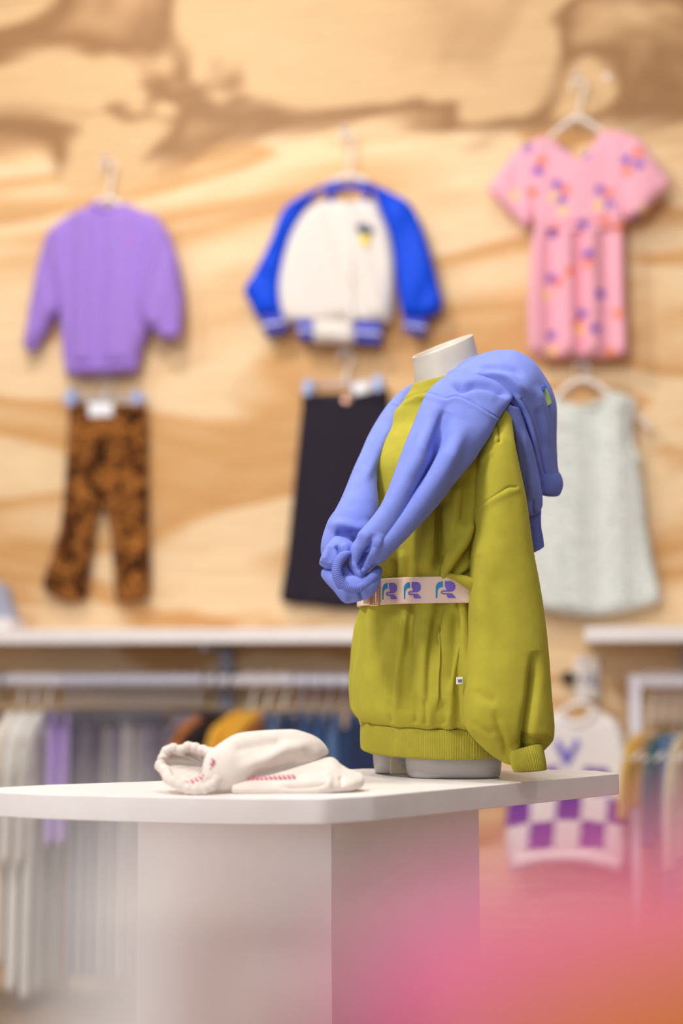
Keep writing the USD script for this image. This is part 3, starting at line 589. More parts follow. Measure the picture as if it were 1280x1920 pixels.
body = crease(body, [
    ([(838, 1132), (832, 1170), (822, 1230), (818, 1290), (815, 1345)], 10.3, 0.0097, 'r'), ([(824, 1128), (816, 1180), (806, 1250), (802, 1340)], 9.2, -0.0065, 'r'),
    ([(846, 1132), (850, 1160), (844, 1230), (838, 1300)], 8.0, -0.0091, 'r'), ([(858, 1128), (858, 1200), (860, 1340)], 6.9, -0.0059, 'ro'),
    ([(762, 1136), (756, 1190), (746, 1260), (742, 1345)], 8.0, 0.0072, 'r'), ([(752, 1136), (744, 1200), (732, 1270), (728, 1340)], 6.9, -0.0046, 'r'), ([(770, 1134), (768, 1180), (766, 1240)], 5.8, -0.0065, 'ro'),
    ([(716, 1150), (708, 1220), (704, 1290), (712, 1345)], 8.0, -0.0046, 'r'), ([(776, 1300), (779, 1330), (778, 1352)], 5.8, -0.0039, 're'), ([(795, 1310), (797, 1335), (797, 1355)], 5.8, -0.0039, 're'), ([(834, 1310), (832, 1335), (833, 1355)], 5.8, -0.0039, 're'), ([(728, 1310), (730, 1335), (732, 1352)], 5.8, -0.0039, 're'),
    ([(820, 915), (818, 960), (822, 1010), (824, 1080)], 11.5, -0.0143, 'r'), ([(806, 930), (800, 990), (796, 1080)], 13.8, 0.0065, 'r'),
    ([(836, 1080), (850, 1050), (868, 1010), (884, 960)], 10.3, 0.0117, 'ro'), ([(848, 1082), (866, 1056), (884, 1030), (894, 1012)], 6.9, -0.0078, 'ro'), ([(836, 940), (838, 1000), (834, 1060)], 8.0, 0.0052, 'r'),
    ([(744, 1082), (742, 1060), (736, 1040)], 5.8, -0.0065, 'ro'), ([(752, 1084), (756, 1060), (752, 1030)], 8.0, 0.0046, 'ro'), ([(858, 1085), (872, 1078), (890, 1066)], 4.6, -0.0065, 'ro'),
    ([(880, 880), (872, 930), (866, 990)], 10.3, -0.0078, 'r'), ([(856, 900), (852, 950), (846, 1010)], 8.0, 0.0052, 'r')])
body = wrinkle(body, .0011, 16, (1, 1, .5))
t = thing('sweatshirt', 'olive green sweatshirt cinched with a belt, worn by the mannequin on the table', 'sweatshirt', loc=(.13, 1.94, TZ + .03))
put(t, 'body', body, M['green'])
def rib_band(rings, nt, nrib, amp, n):
    m = loft(rings, nt, close=False); V = np.array(m.vertices); N = np.array(m.vertex_normals); k = np.arange(len(V)) % n
    w = np.cos(nrib * 2 * np.pi * k / n)
    return trimesh.Trimesh(V + N * (amp * w)[:, None], m.faces, process=False)
NR = 1400
thr = np.arange(NR) * 2 * np.pi / NR
def hemring(py, A, B, dz=0):
    r = ring(CC + [0, 0, ZY(py)], A, B, NR, 2.25); r[:, 2] -= .0075 * np.cos(thr - view_th) + dz; return r
put(t, 'hem_rib', rib_band([hemring(1352, .100, .089), hemring(1352, .1055, .0945), hemring(1375, .108, .097), hemring(1402, .1075, .0965), hemring(1405, .106, .095), hemring(1405, .103, .092), hemring(1390, .101, .090), hemring(1350, .099, .088)], 40, 280, .00045, NR), M['green_rib'])
NR = 900
put(t, 'collar', rib_band([tilted_LF((760, 754), (914, 718), 1.945, .059, .008, NR), tilted_LF((758, 750), (914, 714), 1.945, .061, .008, NR), tilted_LF((768, 733), (906, 698), 1.945, .055, .009, NR), tilted_LF((774, 721), (902, 689), 1.945, .050, .009, NR),
                            tilted_LF((776, 719), (900, 687), 1.945, .048, .009, NR), tilted_LF((779, 721), (897, 690), 1.945, .046, .009, NR), tilted_LF((778, 745), (899, 712), 1.945, .046, .008, NR)], 36, 150, .0005, NR), M['green_rib'])
# near sleeve with dropped shoulder
SL = [(925, 748, 1.872), (926, 772, 1.862), (920, 800, 1.852), (903, 832, 1.845), (895, 880, 1.84), (894, 952, 1.835), (888, 1040, 1.83), (884, 1101, 1.828), (880, 1182, 1.825), (873, 1264, 1.82), (870, 1325, 1.815), (877, 1362, 1.812), (903, 1392, 1.81), (934, 1415, 1.808), (955, 1424, 1.806)]
SR = [(950, 750, 1.90), (944, 785, 1.88), (949, 822, 1.87), (956, 850, 1.865), (963, 885, 1.864), (977, 948, 1.862), (992, 1040, 1.858), (1006, 1110, 1.855), (1018, 1190, 1.85), (1025, 1264, 1.845), (1030, 1325, 1.84), (1034, 1368, 1.835), (1033, 1390, 1.83), (1022, 1402, 1.822), (1012, 1408, 1.815)]
ST = [.012, .016, .020, .028, .033, .036, .038, .039, .041, .043, .043, .040, .036, .028, .020]
sleeve = ribbon(SL, SR, ST, 300, 160, .8, (.002, .002), 2.3, [
    ([(893, 953), (915, 938), (940, 922), (955, 914), (968, 914)], 2.6, -.0016, 'rf'), ([(893, 957), (930, 934), (968, 918)], 7, .0012, 'rf'),
    ([(930, 797), (934, 815), (937, 833)], 3, -.004, 'r'), ([(896, 870), (910, 858), (926, 845)], 5, .002, 'r'), ([(924, 802), (928, 818), (930, 832)], 5, .0025, 'r'),
    ([(986, 1410), (984, 1390), (987, 1362), (993, 1325), (999, 1280), (1002, 1220)], 9, -.014, 'ro'), ([(948, 1414), (946, 1395), (936, 1365), (926, 1330)], 7, -.003, 'ro'),
    ([(898, 1000), (902, 1100), (898, 1180)], 16, .003, 'r'), ([(925, 1050), (935, 1150), (930, 1260)], 22, -.0025, 'r'), ([(885, 1350), (905, 1368), (930, 1376)], 6, -.0018, 'r'), ([(890, 1290), (912, 1310), (934, 1316)], 9, -.0015, 'r')], noise=(.0016, 13))
put(t, 'sleeve', sleeve, M['green'])
put(t, 'cuff', ribbon([(953, 1414, 1.805), (957, 1426, 1.803), (960, 1437, 1.802), (964, 1446, 1.802)], [(1016, 1400, 1.812), (1018, 1412, 1.81), (1021, 1430, 1.809), (1022, 1442, 1.809)], [.017, .0185, .0185, .018], 40, 480, .9, (.0015, .0015), 2.4, rib=(54, .0006, 'around'), noise=None), M['green_rib'])
# the far sleeve, seen past the front of the body
put(t, 'sleeve', ribbon([(745, 760, 2.02), (712, 860, 2.02), (694, 960, 2.02), (687, 1060, 2.02), (686, 1160, 2.02), (681, 1230, 2.01), (673, 1300, 2.0), (672, 1340, 2.0), (677, 1362, 2.0), (688, 1372, 2.0)],
                         [(790, 760, 2.03), (770, 860, 2.03), (760, 960, 2.03), (760, 1060, 2.03), (760, 1160, 2.03), (758, 1230, 2.02), (756, 1300, 2.01), (750, 1345, 2.0), (738, 1368, 2.0), (724, 1376, 2.0)], [.02, .03, .033, .035, .036, .036, .034, .03, .025, .018], 120, 90, .8), M['green'])
put(t, 'cuff', ribbon([(690, 1368, 2.0), (692, 1395, 2.0), (694, 1412, 2.0)], [(722, 1370, 2.0), (723, 1395, 2.0), (722, 1410, 2.0)], [.017, .018, .018], 30, 360, .9, (.0015, .0015), 2.4, rib=(44, .0006, 'around'), noise=None), M['green_rib'])
put(t, 'belt_fold', ribbon([(832, 1074, 1.838), (846, 1076, 1.832), (864, 1078, 1.829), (880, 1082, 1.828), (896, 1088, 1.83)], [(836, 1080, 1.838), (850, 1086, 1.832), (864, 1096, 1.829), (876, 1104, 1.828), (894, 1116, 1.83)], [.002, .006, .008, .008, .006], 60, 48, .8, (.002, .002), noise=(.0008, 20)), M['green'], label='fold of cloth hanging over the belt')
lb = ribbon([(855, 1270, 1.812), (855, 1283, 1.812)], [(867, 1269, 1.812), (867, 1282, 1.812)], [.0008, .0008], 10, 20, 1, (0, 0), 8, noise=None)
lp = put(t, 'side_label', lb, M['label'], 30, label='small white label on the side seam')
tm = meshkit.text_mesh('W', .0045, .0004, True); v = np.array(tm.vertices); o = P(857.2, 1280, 1.8108)
put(lp, 'emblem', (np.stack([o[0] + v[:, 0], o[1] - v[:, 2], o[2] + v[:, 1]], 1), np.array(tm.faces)), M['ink'], False)

# ------------------------------------------------------------------ the belt
t = thing('belt', 'nude webbing belt printed with blue and violet letter emblems around the olive sweatshirt', 'belt', loc=(.13, 1.94, 1.13))
BN = 720
def belt_ring(py, off): return ring(CC + [0, 0, ZY(py, 1.85)], .1055 + off, .0905 + off, BN, 2.25)
def bsurf(ang, py, off):
    r = belt_ring(0, off); k = np.asarray(ang) / (2 * np.pi) * BN; i = np.floor(k).astype(int); fr = (k - i)[..., None]
    q = r[i % BN] * (1 - fr) + r[(i + 1) % BN] * fr; q = q.copy(); q[..., 2] = [ZY(y, 1.85) for y in np.ravel(py)]; return q
PROF = [(1131, .004), (1132, .0065), (1131, .0082), (1107, .0085), (1083, .0082), (1082, .0065), (1083, .004)]
bm = loft([belt_ring(py, o) for py, o in PROF + [(1107, .0035), (1131, .004)]], 60, close=False)
put(t, 'strap', bm, M['belt'])
br = belt_ring(1107, .0085); bpx = proj(br); vis = ((CAM - br) * (br - CC - [0, 0, br[0, 2]])).sum(1) > 0
def ang_at(px):
    k = np.where(vis)[0]; return k[np.abs(bpx[k, 0] - px).argmin()] / BN * 2 * np.pi
seg = np.linalg.norm(np.diff(np.vstack([br, br[:1]]), axis=0), axis=1); arc = np.r_[0, np.cumsum(seg)]
def ang_from(a0, dx):
    s = np.interp(a0, np.arange(BN + 1) / BN * 2 * np.pi, arc) + dx; return np.interp(np.mod(s, arc[-1]), arc, np.arange(BN + 1) / BN * 2 * np.pi)
EM = {'teal_print': [(0, 0), (0, 20), (1.5, 25), (5, 29), (9, 30.5), (13.2, 31), (13.2, 20.5), (8.5, 20), (5, 17.5), (3.2, 14), (2.6, 0)],
      'violet_print': [(16.8, 31), (28, 31), (33, 28), (35.5, 23), (35, 17), (32, 13), (28, 11.5), (12, 12.2), (10, 10.6), (12, 8.6), (20, 8.4), (20.5, 4), (23, 0), (36, 0), (33, 5), (29, 8), (23, 9), (14, 9.6), (13.5, 11), (20, 11.5), (20, 20), (16.8, 20.5)]}
EM['violet_print'] = [(16.8, 31), (28, 31), (33, 28), (35.5, 23), (35, 17), (32, 13), (28, 11.6), (13, 11.6), (10.5, 10.6), (13, 9.2), (29, 8.6), (33, 5), (36.5, 0), (22.5, 0), (20.5, 3), (20, 6.5), (12.5, 6.8), (9.4, 9), (9.4, 12), (12.5, 14), (19, 14), (20, 16), (18.5, 19), (16.8, 21)]
SGN = 1 if proj(bsurf(np.array([ang_at(834) + .02]), [1107], .0085))[0, 0] > proj(bsurf(np.array([ang_at(834)]), [1107], .0085))[0, 0] else -1
for px in (717, 757, 817, 881):
    a0 = ang_at(px)
    for mt, pts in EM.items():
        pg = sg.Polygon(pts).buffer(0); pg = pg.buffer(.5).buffer(-.5)
        rr = pg.exterior.segmentize(.7); b = np.array(rr.coords)[:-1]
        gx, gy = np.meshgrid(np.arange(0, 37, 1.2), np.arange(0, 32, 1.2)); g = np.stack([gx.ravel(), gy.ravel()], 1); g = g[shapely.contains(pg.buffer(-.4), shapely.points(g))]
        p = np.vstack([b, g]); tri = Delaunay(p).simplices; tri = tri[shapely.contains(pg, shapely.points(p[tri].mean(1)))]
        an = ang_from(a0, SGN * p[:, 0] * .000705)
        an = np.array(an); py = 1122.5 - p[:, 1]
        V0, V1 = bsurf(an, py, .0080), bsurf(an, py, .0091); n = len(p)
        e = tri[:, [0, 1, 1, 2, 2, 0]].reshape(-1, 2); es = {tuple(x) for x in e}; bd = [x for x in es if (x[1], x[0]) not in es]
        put(t, 'emblem', fix(np.vstack([V1, V0]), np.vstack([tri, tri[:, ::-1] + n] + [np.array([[j, i, i + n], [j, i + n, j + n]]) for i, j in bd])), M[mt], False, label='teal stem of a printed letter emblem' if mt[0] == 't' else 'violet bowl of a printed letter emblem')
bk = [P(x, y, 1.826) for x, y in ((692, 1084), (712, 1081), (712, 1134), (692, 1134), (692, 1084))]
def rounded_path(c, k=5, r=.12):
    out = []
    for i in range(len(c) - 1):
        for u in np.linspace(r, 1 - r, k): out.append(c[i] * (1 - u) + c[i + 1] * u)
    return np.array(out + [out[0]])
put(t, 'buckle', cat([tube(rounded_path(bk), .0017, 12), tube([P(701, 1083, 1.825), P(701, 1134, 1.825)], .0016, 12), tube([P(708, 1083, 1.8235), P(708, 1134, 1.8235)], .0018, 12)]), M['rose'], 40, label='rose gold slide buckle')
put(t, 'strap_end', ribbon([(700, 1086, 1.832), (692, 1084, 1.83), (686, 1086, 1.832)], [(700, 1131, 1.832), (690, 1133, 1.83), (682, 1132, 1.832)], [.0015, .0018, .0015], 40, 60, 1, (.001, .001), 5, noise=None), M['belt'])

# ------------------------------------------------------------------ the periwinkle sweatshirt draped over the shoulders
t = thing('sweatshirt', 'periwinkle blue sweatshirt draped over the mannequin shoulders with its sleeves knotted in front', 'sweatshirt', loc=(.13, 1.94, 1.3))
put(t, 'sleeve', ribbon([(772, 722, 2.0), (736, 758, 1.99), (710, 803, 1.97), (682, 860, 1.93), (649, 925, 1.88), (621, 974, 1.84), (611, 990, 1.83), (602, 1030, 1.815), (606, 1050, 1.81)],
                         [(792, 735, 2.0), (758, 771, 1.97), (740, 811, 1.94), (718, 855, 1.92), (706, 905, 1.89), (708, 960, 1.86), (702, 985, 1.84), (668, 1015, 1.82), (650, 1045, 1.81)],
                         [.012, .014, .018, .023, .028, .030, .028, .02, .012], 200, 110, .7, (.004, .004), 2.2, [([(735, 759), (745, 763), (757, 772)], 2.2, -.002, 'rf'), ([(612, 990), (640, 985), (668, 992), (700, 978)], 10, .006, 'r'), ([(625, 1000), (650, 1002), (672, 1003)], 8, -.006, 'r'), ([(735, 790), (706, 850), (680, 910)], 9, .004, 'r')]), M['blue'])
near = ribbon([(842, 704, 1.875), (815, 722, 1.86), (800, 738, 1.85), (775, 795, 1.835), (755, 844, 1.825), (735, 900, 1.815), (714, 949, 1.805), (700, 970, 1.80), (672, 1006, 1.79), (657, 1030, 1.785), (655, 1056, 1.78)],
              [(964, 741, 1.868), (950, 762, 1.85), (934, 785, 1.84), (917, 819, 1.83), (885, 864, 1.82), (856, 900, 1.815), (812, 957, 1.81), (763, 1006, 1.80), (722, 1043, 1.79), (692, 1068, 1.785), (676, 1086, 1.78)],
              [.014, .018, .022, .027, .030, .031, .030, .027, .022, .017, .012], 300, 180, .45, (.004, .004), 2.1, [
    ([(800, 737), (816, 740), (834, 747), (853, 743), (879, 752), (905, 767), (934, 785)], 2.2, -.0022, 'rf'), ([(800, 741), (834, 751), (853, 747), (879, 757), (930, 786)], 6, .0016, 'rf'),
    ([(842, 772), (826, 815), (806, 868), (788, 908), (764, 948), (735, 985), (705, 1022), (680, 1056)], 13, -.027, 're'), ([(812, 790), (790, 850), (762, 905), (728, 965), (690, 1010)], 15, .011, 're'),
    ([(872, 790), (850, 842), (824, 890), (790, 940), (750, 990), (705, 1036)], 15, .013, 're'), ([(822, 745), (806, 790), (786, 850), (764, 905)], 12, .004, 'r'), ([(838, 752), (824, 800), (800, 866)], 7, -.004, 'r'),
    ([(884, 880), (858, 912), (822, 952), (775, 1003), (726, 1046)], 5, -.008, 'r'), ([(905, 845), (880, 878), (850, 915)], 7, .003, 'r'),
    ([(846, 714), (858, 724), (870, 728), (892, 722), (915, 724), (940, 734), (962, 746)], 7, -.010, 'r'), ([(862, 742), (885, 736), (912, 740), (935, 752)], 10, .002, 'r'), ([(700, 1000), (690, 1030), (676, 1062)], 5, -.007, 're'), ([(715, 1000), (704, 1030), (690, 1060)], 6, .005, 're')], noise=(.0012, 15))
put(t, 'sleeve', near, M['blue'])
cape = ribbon([(840, 702, 1.895), (858, 694, 1.92), (895, 680, 1.94), (932, 672, 1.95), (959, 671, 1.95), (982, 680, 1.95), (1004, 702, 1.95), (1024, 730, 1.95), (1033, 760, 1.95), (1033, 800, 1.95), (1035, 857, 1.95), (1043, 895, 1.95)],
              [(842, 712, 1.88), (868, 724, 1.878), (892, 722, 1.872), (916, 724, 1.868), (940, 730, 1.863), (967, 742, 1.86), (980, 765, 1.87), (989, 795, 1.88), (996, 825, 1.89), (1001, 848, 1.90), (1005, 880, 1.91), (1009, 905, 1.92)],
              [.010, .016, .02, .023, .024, .022, .020, .018, .016, .015, .014, .012], 240, 140, .5, (.004, .003), 2.2, [
    ([(845, 706), (858, 702), (869, 711)], 2, -.0016, 'rf'), ([(880, 706), (912, 700), (945, 706), (968, 722), (985, 745)], 7, .006, 'r'), ([(890, 700), (930, 690), (960, 694), (982, 710)], 6, -.004, 'r'),
    ([(960, 738), (975, 750), (988, 772), (998, 805), (1004, 840), (1008, 885)], 5, .006, 'r'), ([(978, 748), (992, 770), (1003, 800), (1012, 840), (1020, 880), (1026, 905)], 2.4, -.0035, 'rf'),
    ([(1005, 760), (1014, 800), (1024, 850)], 7, -.004, 'r'), ([(1000, 720), (1014, 755), (1022, 800), (1026, 850)], 8, .004, 'r')])
put(t, 'back', cape, M['blue'])
put(t, 'hem_rib', ribbon([(1005, 893, 1.915), (1008, 908, 1.915), (1011, 921, 1.915)], [(1040, 890, 1.955), (1046, 908, 1.955), (1041, 926, 1.955)], [.014, .016, .013], 60, 320, .8, (.004, .005), 2.3, rib=(40, .0004, 'around'), noise=None), M['blue_rib'])
put(t, 'inner_fold', ribbon([(946, 740, 1.866), (966, 772, 1.878), (986, 815, 1.895), (999, 850, 1.915), (1003, 885, 1.92), (1007, 905, 1.925)], [(982, 752, 1.882), (999, 800, 1.90), (1010, 840, 1.93), (1018, 870, 1.935), (1022, 900, 1.94), (1022, 912, 1.94)], [.005, .008, .009, .009, .008, .006], 90, 60, .8), M['blue'])
hang = ribbon([(948, 764, 1.858), (953, 798, 1.866), (960, 823, 1.875), (968, 882, 1.89), (977, 932, 1.90), (984, 958, 1.905), (988, 967, 1.905)], [(972, 768, 1.872), (984, 806, 1.882), (996, 838, 1.89), (1003, 872, 1.90), (1009, 910, 1.908), (1013, 945, 1.912), (1009, 958, 1.912)], [.006, .009, .011, .013, .015, .014, .010], 150, 100, .7, (.003, .002), 2.3, [
    ([(960, 790), (966, 840), (973, 900), (982, 955)], 2.2, -.0018, 'rf'), ([(978, 800), (985, 840), (992, 890), (997, 940)], 6, .003, 'r'), ([(1000, 962), (998, 950), (1001, 935)], 3.5, -.003, 'ro'), ([(985, 965), (990, 955), (988, 940)], 4, .002, 'ro')])
put(t, 'front_panel', hang, M['blue'])
put(t, 'hem_rib', ribbon([(984, 962, 1.91), (988, 990, 1.91), (992, 1020, 1.91), (994, 1037, 1.91)], [(1012, 958, 1.918), (1011, 985, 1.918), (1015, 1008, 1.918), (1017, 1024, 1.918)], [.0095, .0095, .0095, .009], 80, 320, .8, (.001, .0015), 2.4, rib=(40, .0004, 'around'), noise=None), M['blue_rib'])
put(t, 'side_label', ribbon([(972, 885, 1.862), (972.5, 898, 1.863)], [(976, 885, 1.862), (977, 898, 1.863)], [.001, .001], 10, 20, 1, (0, 0), 8, noise=None), M['label'], 30, label='tiny white side label')
pt_ = put(t, 'back_print', ribbon([(1012, 736, 1.896), (1017, 748, 1.894), (1024, 762, 1.894)], [(1020, 729, 1.906), (1027, 742, 1.906), (1031, 756, 1.906)], [.0035, .0035, .0035], 30, 40, .6, (.0005, .0005), 5, noise=None), M['green_print'], label='green printed patch on the back')
put(pt_, 'stripe', ribbon([(1009, 731, 1.890), (1012, 736, 1.889)], [(1019, 724, 1.900), (1022, 729, 1.900)], [.004, .004], 10, 30, .6, (.0003, .0003), 5, noise=None), M['blue_print'], label='blue edge of the print')
# the knot
put(t, 'knot', ribbon([(626, 1008, 1.80), (612, 1026, 1.795), (600, 1052, 1.792), (599, 1056, 1.792)], [(664, 1024, 1.80), (652, 1042, 1.79), (634, 1064, 1.786), (628, 1068, 1.786)], [.006, .012, .012, .006], 90, 80, .8, (.003, .003), 2.3, [([(628, 1022), (636, 1036), (640, 1052)], 4, -.006, 'r'), ([(618, 1020), (612, 1040), (606, 1054)], 5, .003, 'r'), ([(642, 1018), (648, 1030), (650, 1046)], 5, .003, 'r')]), M['blue'], label='flap of the knot')
put(t, 'knot', ribbon([(614, 1066, 1.80), (634, 1072, 1.79), (660, 1078, 1.785), (682, 1080, 1.79), (698, 1072, 1.80), (708, 1062, 1.805)], [(613, 1088, 1.80), (628, 1108, 1.79), (650, 1131, 1.785), (676, 1125, 1.79), (693, 1103, 1.80), (703, 1082, 1.805)], [.010, .016, .019, .019, .015, .008], 120, 90, .8, (.004, .003), 2.2, [([(672, 1104), (676, 1114), (680, 1126)], 4, -.005, 'r'), ([(640, 1100), (646, 1116), (652, 1128)], 6, .003, 'r')]), M['blue'], label='lower bulge of the knot')
cc_ = spline([(654, 1038, 1.778), (642, 1044, 1.773), (633, 1058, 1.770), (631, 1074, 1.768), (637, 1090, 1.768), (650, 1101, 1.769), (667, 1103, 1.771), (684, 1096, 1.776), (698, 1084, 1.784), (710, 1070, 1.792)], 260, 'c')
def rib_tube(c, r, nrib, amp, flat=1.0):
    pts = P(c[:, 0], c[:, 1], c[:, 2]); m = len(pts)
    rr = np.full(m, r) * np.clip(np.sin(np.linspace(.25, math.pi - .25, m)) * 2.2, .5, 1) + amp * np.cos(np.linspace(0, nrib * 2 * np.pi, m))
    return tube(pts, rr, 24)
put(t, 'cuff', rib_tube(cc_, .0064, 46, .00035), M['blue_rib'], label='ribbed cuff looping through the knot')
c2 = spline([(640, 1062, 1.785), (645, 1075, 1.783), (655, 1086, 1.782), (664, 1092, 1.784)], 160, 'c')
put(t, 'cuff', rib_tube(c2, .0085, 22, .0004), M['blue_rib'], label='second ribbed cuff inside the loop')

# ------------------------------------------------------------------ the knitted socks
def ygrid(y): return float(on_z(600, y, TZ)[1])
t = thing('knitted_sock', 'cream knitted sock with open folded cuff lying on top of the other sock', 'sock', loc=(-.1, 1.67, TZ))
put(t, 'foot', ribbon([(392, 1412, 1.67), (412, 1396, 1.68), (444, 1379, 1.70), (490, 1373, 1.71), (540, 1370, 1.72), (575, 1378, 1.725), (598, 1394, 1.73), (605, 1405, 1.73)], [(385, 1482, 1.645), (430, 1480, 1.655), (470, 1468, 1.67), (505, 1459, 1.685), (540, 1452, 1.70), (575, 1442, 1.71), (597, 1428, 1.72), (604, 1420, 1.725)],
                        [.012, .018, .020, .020, .020, .018, .014, .01], 150, 100, 1, (.006, .004), 2.1, [([(440, 1440), (490, 1428), (540, 1405), (590, 1400)], 12, .006, 'r'), ([(430, 1410), (480, 1398), (540, 1392)], 10, -.003, 'r'), ([(470, 1455), (520, 1440), (570, 1428)], 8, -.003, 'r')], noise=(.002, 22)), M['knit'])
lip = np.array([(306, 1426, 1.678), (310, 1412, 1.682), (324, 1404, 1.684), (336, 1407, 1.684), (352, 1401, 1.684), (372, 1405, 1.682), (392, 1411, 1.676), (404, 1420, 1.668), (410, 1440, 1.656), (404, 1464, 1.644), (390, 1476, 1.638), (368, 1480, 1.634), (346, 1476, 1.636), (330, 1467, 1.642), (316, 1459, 1.652), (310, 1446, 1.664), (302, 1438, 1.672)])
lc = spline(np.vstack([lip, lip[:1]]), 240, 'c'); lpts = P(lc[:, 0], lc[:, 1], lc[:, 2]); kk = np.arange(240)
put(t, 'cuff', tube(lpts, .0062 + .0006 * np.sin(kk * .55) + .0004 * np.cos(kk * 1.9), 20), M['knit'], label='thick rolled rim of the open cuff')
ctr = lpts.mean(0); Vv, back_ = [], np.array([.012, .028, .001])
for f_ in np.linspace(1, 0, 26)[:-1]: Vv.append(ctr + (lpts - ctr) * f_ + back_ * (1 - f_ ** 2.2) + np.outer(.0012 * np.sin(kk * .42) * f_ * (1 - f_) * 4, [0, -1, 0]))
Vv = np.vstack(Vv + [(ctr + back_)[None]]); m_ = 25 * 240
put(t, 'lining', (Vv, np.vstack([grid_faces(25, 240), np.stack([np.full(240, m_), m_ - 240 + (np.arange(240) + 1) % 240, m_ - 240 + np.arange(240)], 1)])), M['knit'])
st = spline([(399, 1426), (395, 1440), (386, 1450), (374, 1459), (360, 1465), (344, 1468)], 10); r_ = np.random.default_rng(5)
put(t, 'stitching', cat([tube(np.stack([P(x - 2, y - 2 + e, 1.648), P(x, y + e, 1.645), P(x + 3 + e, y + 2, 1.648)]), .0013 + .0003 * abs(e), 6) for (x, y), e in zip(st, r_.normal(0, 1, 10))]), M['pink_stitch'], 40, label='pink stitching on the cuff').SetCustomDataByKey('kind', 'stuff')
t = thing('knitted_sock', 'flat cream knitted sock with pink stitched stripe lying underneath the other sock', 'sock', loc=(-.05, 1.68, TZ))
put(t, 'leg', ribbon([(440, 1462, 1.69), (480, 1452, 1.70), (540, 1444, 1.71), (590, 1432, 1.72), (620, 1426, 1.725), (634, 1438, 1.72), (655, 1450, 1.71), (674, 1455, 1.70)], [(440, 1482, 1.645), (480, 1484, 1.645), (540, 1485, 1.645), (590, 1485, 1.645), (620, 1482, 1.65), (640, 1479, 1.655), (660, 1476, 1.66), (676, 1470, 1.67)],
                       [.006, .008, .009, .01, .01, .009, .008, .006], 130, 80, 1, (.004, .004), 2.6, [([(520, 1475), (570, 1474), (610, 1466), (612, 1460), (580, 1462)], 4, -.005, 'r'), ([(612, 1480), (616, 1465), (608, 1452)], 6, .004, 'r'), ([(636, 1455), (640, 1465), (642, 1476)], 4, -.003, 'r')], noise=(.0015, 30)), M['knit'])
put(t, 'stitching', cat([tube(np.stack([P(x, y, 1.662), P(x + 3, y + 3 + .15 * (x % 7), 1.657), P(x + 5, y + 6, 1.658)]), .0013, 6) for x, y in zip(np.linspace(462, 548, 11), np.linspace(1458, 1453, 11))]), M['pink_stitch'], 40, label='pink stitched stripe').SetCustomDataByKey('kind', 'stuff')

# ------------------------------------------------------------------ clothes on the rails
def rail_hanger(s, yaw, label, group, mt='white_plastic', clips=False, w=.17, drop=.10, rr=None):
    """A hanger on a rail at s (wall frame), turned by yaw degrees from square to the wall."""
    t = thing('clothes_hanger', label, 'clothes hanger', group, loc=wp(s, RO, RZ), rotz=WROT + yaw)
    top = (rr or RR + .0055) if not yaw else (rr or RR + .0055) * 1.0; wide = (rr or RR + .0055) / math.cos(math.radians(yaw))
    pts = [(0, wide * math.cos(a), top * math.sin(a)) for a in np.linspace(math.radians(215), math.radians(-15), 14)]
    put(t, 'hook', tube(pts + [(0, wide, -.02), (0, .012, -.045), (0, 0, -drop + .02)], .004, 8), M['grey_metal' if clips else mt], 40, world=False)
    if clips:
        put(t, 'bar', tube([(0, -w, -drop), (0, 0, -drop + .012), (0, w, -drop)], .0035, 8), M['chrome'], 40, world=False)
        for y in (-w * .8, w * .8):
            put(t, 'clip', cat([box((sx * .007, y, -drop - .012), (.004, .026, .05), .001) for sx in (-1, 1)] + [box((0, y, -drop + .004), (.014, .02, .01), .001)]), M['chrome'], False, world=False)
    else:
        put(t, 'arms', tube(spline([(0, -w, -drop - .045, ), (0, -w * .5, -drop - .004), (0, 0, -drop + .02), (0, w * .5, -drop - .004), (0, w, -drop - .045)], 24)[:, [0, 1, 2]] if False else np.array([(0, y, -drop - .016 - .065 * abs(y / w) ** 1.4) for y in np.linspace(-w, w, 25)]), .006, 8), M[mt], 40, world=False)
    return t
def rail_cloth(name, cat_, s, yaw, label, mt, outline, T=.012, fold=None, group=None, parts=(), res=.016, edge=.03):
    t = thing(name, label, cat_, group, loc=wp(s, RO, RZ), rotz=WROT + yaw)
    fr = lambda u, z, h: np.stack([h, -u, z], 1)         # u: away from the wall, h: along the rail
    for pn, pg, mm, TT_ in [('body', outline, mt, T)] + list(parts):
        col = None
        put(t, pn, panel(smooth_poly(pg, 140) if pn != 'waistband' else sg.Polygon(pg), TT_, res, edge, 1.0, fold, fr), M[mm], True, world=False)
    return t
def top_outline(w=.15, l=.55, sl=.42):
    return [(-.05, -.095), (0, -.11), (.05, -.095), (.12, -.125), (w, -.155), (w + .03, -.28), (w + .035, -sl), (w - .015, -sl - .004), (w - .02, -.30), (w - .02, -l + .1), (w - .025, -l), (0, -l - .008), (-w + .025, -l), (-w + .02, -l + .1), (-w + .02, -.30), (-w + .015, -sl - .004), (-w - .035, -sl), (-w - .03, -.28), (-w, -.155), (-.12, -.125)]
def leg_outline(w=.14, l=.75, gap=.25):
    return [(-w, -.105), (0, -.103), (w, -.105), (w + .005, -.25), (w + .003, -.5), (w - .005, -l), (w - .095, -l - .004), (.03, -l * .6), (.004, -gap - .12), (-.02, -l * .6), (-w + .095, -l - .004), (-w, -l), (-w - .005, -.5), (-w - .005, -.25)]
def s_rail(px): return s_of(px, 1276, RO)
F1 = lambda a, f, p: (lambda u, z: a * np.sin(u * f + p + .8 * np.sin(u * f * .4 + z * 3)))
for nm, c in (('grey_a', '#8C8491'), ('grey_b', '#A49CA2'), ('grey_c', '#766E7D'), ('grey_d', '#B9B1B4')): M[nm] = fabric(nm + '_jersey', c)
